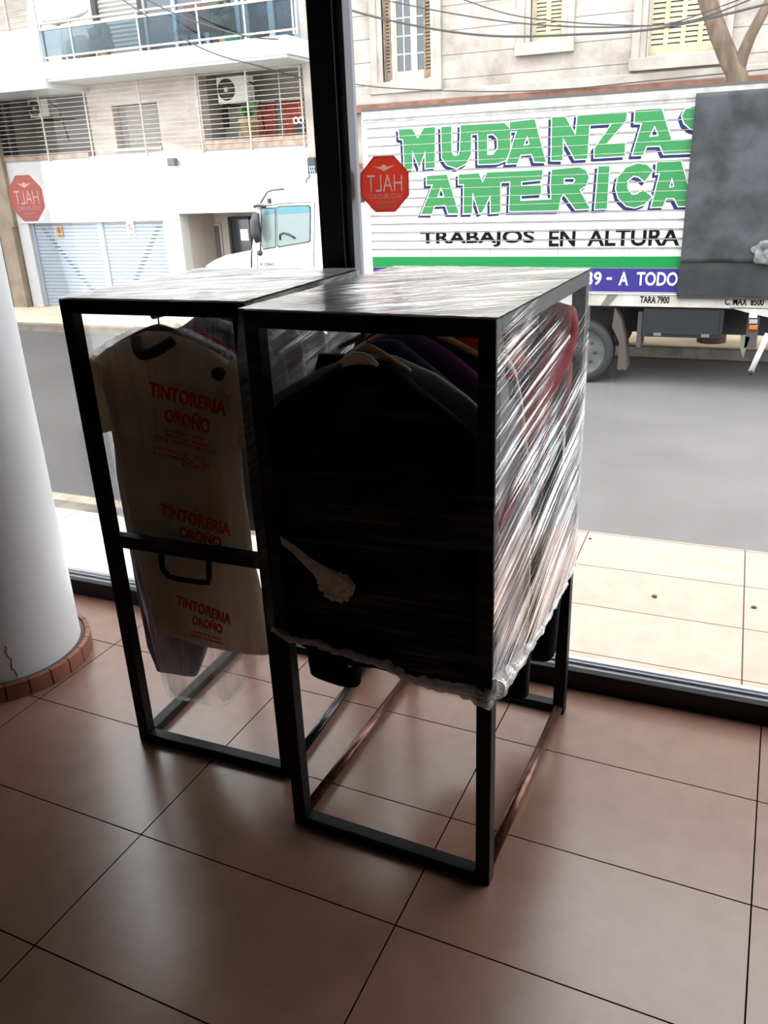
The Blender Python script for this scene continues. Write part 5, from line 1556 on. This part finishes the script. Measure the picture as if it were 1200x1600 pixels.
bld(panel(lambda a, b: (-0.062, -EPS + (d_ + 2 * EPS) * a, 0.70 + (h_ - 0.70) * b) if False else (-EPS - 0.05 * sin(pi * b), -EPS + (d_ + 2 * EPS) * a, 0.70 + (h_ - 0.70) * b), 60, 90, side_uv, 0.006, 3), 'film_side', 'film_back', FR, bs)
def front_z(x): return 0.735 - 0.075 * (x / w_) - 0.006 * sin(x * 17)
def front_uv(p): return (p.x + 0.15 * p.z, p.z - 0.05 * p.x)
bld(panel(lambda a, b: (-EPS + (w_ + 2 * EPS) * a, -EPS - 0.001, front_z(w_ * a) + (h_ - front_z(w_ * a)) * b), 110, 130, front_uv, 0.004, 4), 'film_front', 'film_front', FR, bs)
bld(panel(lambda a, b: (-EPS + (w_ + 2 * EPS) * a, d_ + EPS, 0.64 + (h_ - 0.64) * b), 60, 80, front_uv, 0.006, 5), 'film_back', 'film_back', FR, bs)
# bunched lower edge
fp = [(-0.006 + (w_ + 0.008) * k / 90, -0.009 + 0.005 * sin(k * 0.41) + 0.003 * sin(k * 1.3), front_z(w_ * k / 90) - 0.006 - 0.004 * sin(k * 0.23)) for k in range(91)]
bld(uv_tube(fp, [0.007 + 0.004 * abs(sin(k * 0.21)) + 0.014 * (k / 90) ** 4 for k in range(91)], 10, 1), 'film_hem', 'film_hem', FR, bs)
sp = [(w_ + 0.006, d_ * k / 110, side_z(d_ * k / 110) - 0.002) for k in range(111)]
bld(uv_tube(sp, [0.005 + 0.026 * (1 - k / 110) ** 3 + 0.002 * sin(k * 0.5) for k in range(111)], 12, 2), 'film_hem', 'film_hem', FR, bs)
# hanging tongue of film under the coat, left of centre
tg = panel(lambda a, b: (0.16 + 0.055 * a, 0.10 + 0.01 * sin(a * 9), 0.585 + 0.10 * b + 0.02 * (a - .5) ** 2), 14, 14, lambda p: (p.z, p.x), 0.004, 9)
bld(tg, 'film_tail', 'film_hem', FR, bs)

w2, d2, h2 = RK_L.w, RK_L.d, RK_L.h
bs = (w2 / 2, d2 / 2, 0.6)
FL = RK_L.thing('stretch_film', bs, 'streaky clear stretch film wrapped around the left rack of bagged clothes', 'stretch film', 'stretch film around the racks')
def top_uv2(p):
    a = radians(30); return (p.x * cos(a) + p.y * sin(a), -p.x * sin(a) + p.y * cos(a))
bld(panel(lambda a, b: (-EPS + (w2 + 2 * EPS) * a, -EPS + (d2 + 2 * EPS) * b, h2 + EPS), 90, 100, top_uv2, 0.006, 11), 'film_top', 'film_top', FL, bs)
bld(panel(lambda a, b: (-EPS + (w2 + 2 * EPS) * a, -EPS - 0.016, 0.50 + 0.72 * b), 90, 90, front_uv, 0.004, 12), 'film_front', 'film_front', FL, bs)
bld(panel(lambda a, b: (-EPS - 0.002, -EPS + (d2 + 2 * EPS) * a, 0.62 + (0.60) * b), 50, 70, side_uv, 0.006, 13), 'film_side', 'film_front', FL, bs)
bld(panel(lambda a, b: (w2 + EPS, -EPS + (d2 + 2 * EPS) * a, 0.60 + (h2 - 0.60) * b), 60, 80, side_uv, 0.006, 14), 'film_side', 'film_back', FL, bs)
bld(panel(lambda a, b: (-EPS + (w2 + 2 * EPS) * a, d2 + EPS, 0.60 + 0.70 * b), 50, 70, front_uv, 0.006, 15), 'film_back', 'film_back', FL, bs)

# printed dry cleaning bag over the cream jacket
bag_rows = [(1.575, .262, .280, .008), (1.545, .20, .34, .03), (1.50, .08, .45, .05), (1.45, -.006, .56, .060), (1.38, -.012, .60, .062), (1.1, -.004, .60, .062), (0.8, .01, .60, .062), (.5, .04, .60, .06), (.30, .055, .45, .05), (.16, .075, .34, .03)]
bs = (0.25, 0.115, 0.16)
bg = RK_L.thing('garment_bag', bs, 'clear dry cleaning bag with red print over the cream jacket', 'garment bag')
bm_ = loft(bag_rows, 0.112, 64, 0.006, 21, 30)
bm_.uv = [(v.z, v.x + v.y) for v in bm_.v]
bo = bld(bm_, 'film', 'bag', bg, bs)
PYL = 0.040
def prt(body, cx, cz, w, hgt, rot, bold):
    return text_mb(body, (cx - w / 2, cz - hgt / 2, cx + w / 2, cz + hgt / 2), PYL, bold, 0.002, False, radians(rot))
for body, cx, cz, w, hgt, rt_, bd in (
        ('TINTORERIA', .392, 1.338, .275, .046, -10, .030), ('OROÑO', .383, 1.272, .165, .056, -9, .030),
        ('LIMPIEZA A SECO', .365, 1.222, .14, .011, -9, .0), ('TEÑIDO EN GENERAL', .372, 1.205, .165, .011, -9, .0), ('RETIROS - REPARTOS Y ARREGLOS', .36, 1.190, .23, .011, -9, .0),
        ('OROÑO 2 - TEL.', .34, 1.158, .20, .013, -8, .005), ('CATAMARCA - TEL.', .345, 1.138, .22, .013, -8, .005), ('ROSARIO', .385, 1.118, .085, .013, -8, .005),
        ('TINTORERIA', .362, .935, .265, .046, -9, .030), ('OROÑO', .372, .878, .16, .048, -7, .030),
        ('TINTORERIA', .345, .600, .215, .042, -11, .030), ('OROÑO', .352, .548, .12, .045, -9, .030),
        ('LIMPIEZA A SECO', .34, .50, .12, .010, -5, .0), ('TEÑIDO EN GENERAL', .34, .484, .14, .010, -5, .0)):
    bld(prt(body, cx, cz, w, hgt, rt_, bd), 'print', 'print_red', bo, bs)
# second bag with print seen over the shoulder
bs = (0.40, 0.2, 1.40)
b2 = RK_L.thing('garment_bag', bs, 'second crumpled bag with red script behind the first bag shoulder', 'garment bag')
r2 = [(1.56, .28, .33, .01), (1.53, .24, .44, .03), (1.46, .15, .57, .04), (1.40, .12, .59, .04)]
m = loft(r2, 0.255, 40, 0.012, 31, 40); m.uv = [(v.z, v.x) for v in m.v]
b2f = bld(m, 'film', 'bag', b2, bs)
for body, cx, cz, w, hgt in (('Tintoreria', .39, 1.500, .13, .022), ('Oroño', .44, 1.470, .07, .018)):
    bld(text_mb(body, (cx - w / 2, cz - hgt / 2, cx + w / 2, cz + hgt / 2), 0.195, 0.0, 0.002, False, radians(-28)), 'print', 'print_red', b2f, bs)

for o in SC.objects:
    if '_b' in o.keys(): del o['_b']
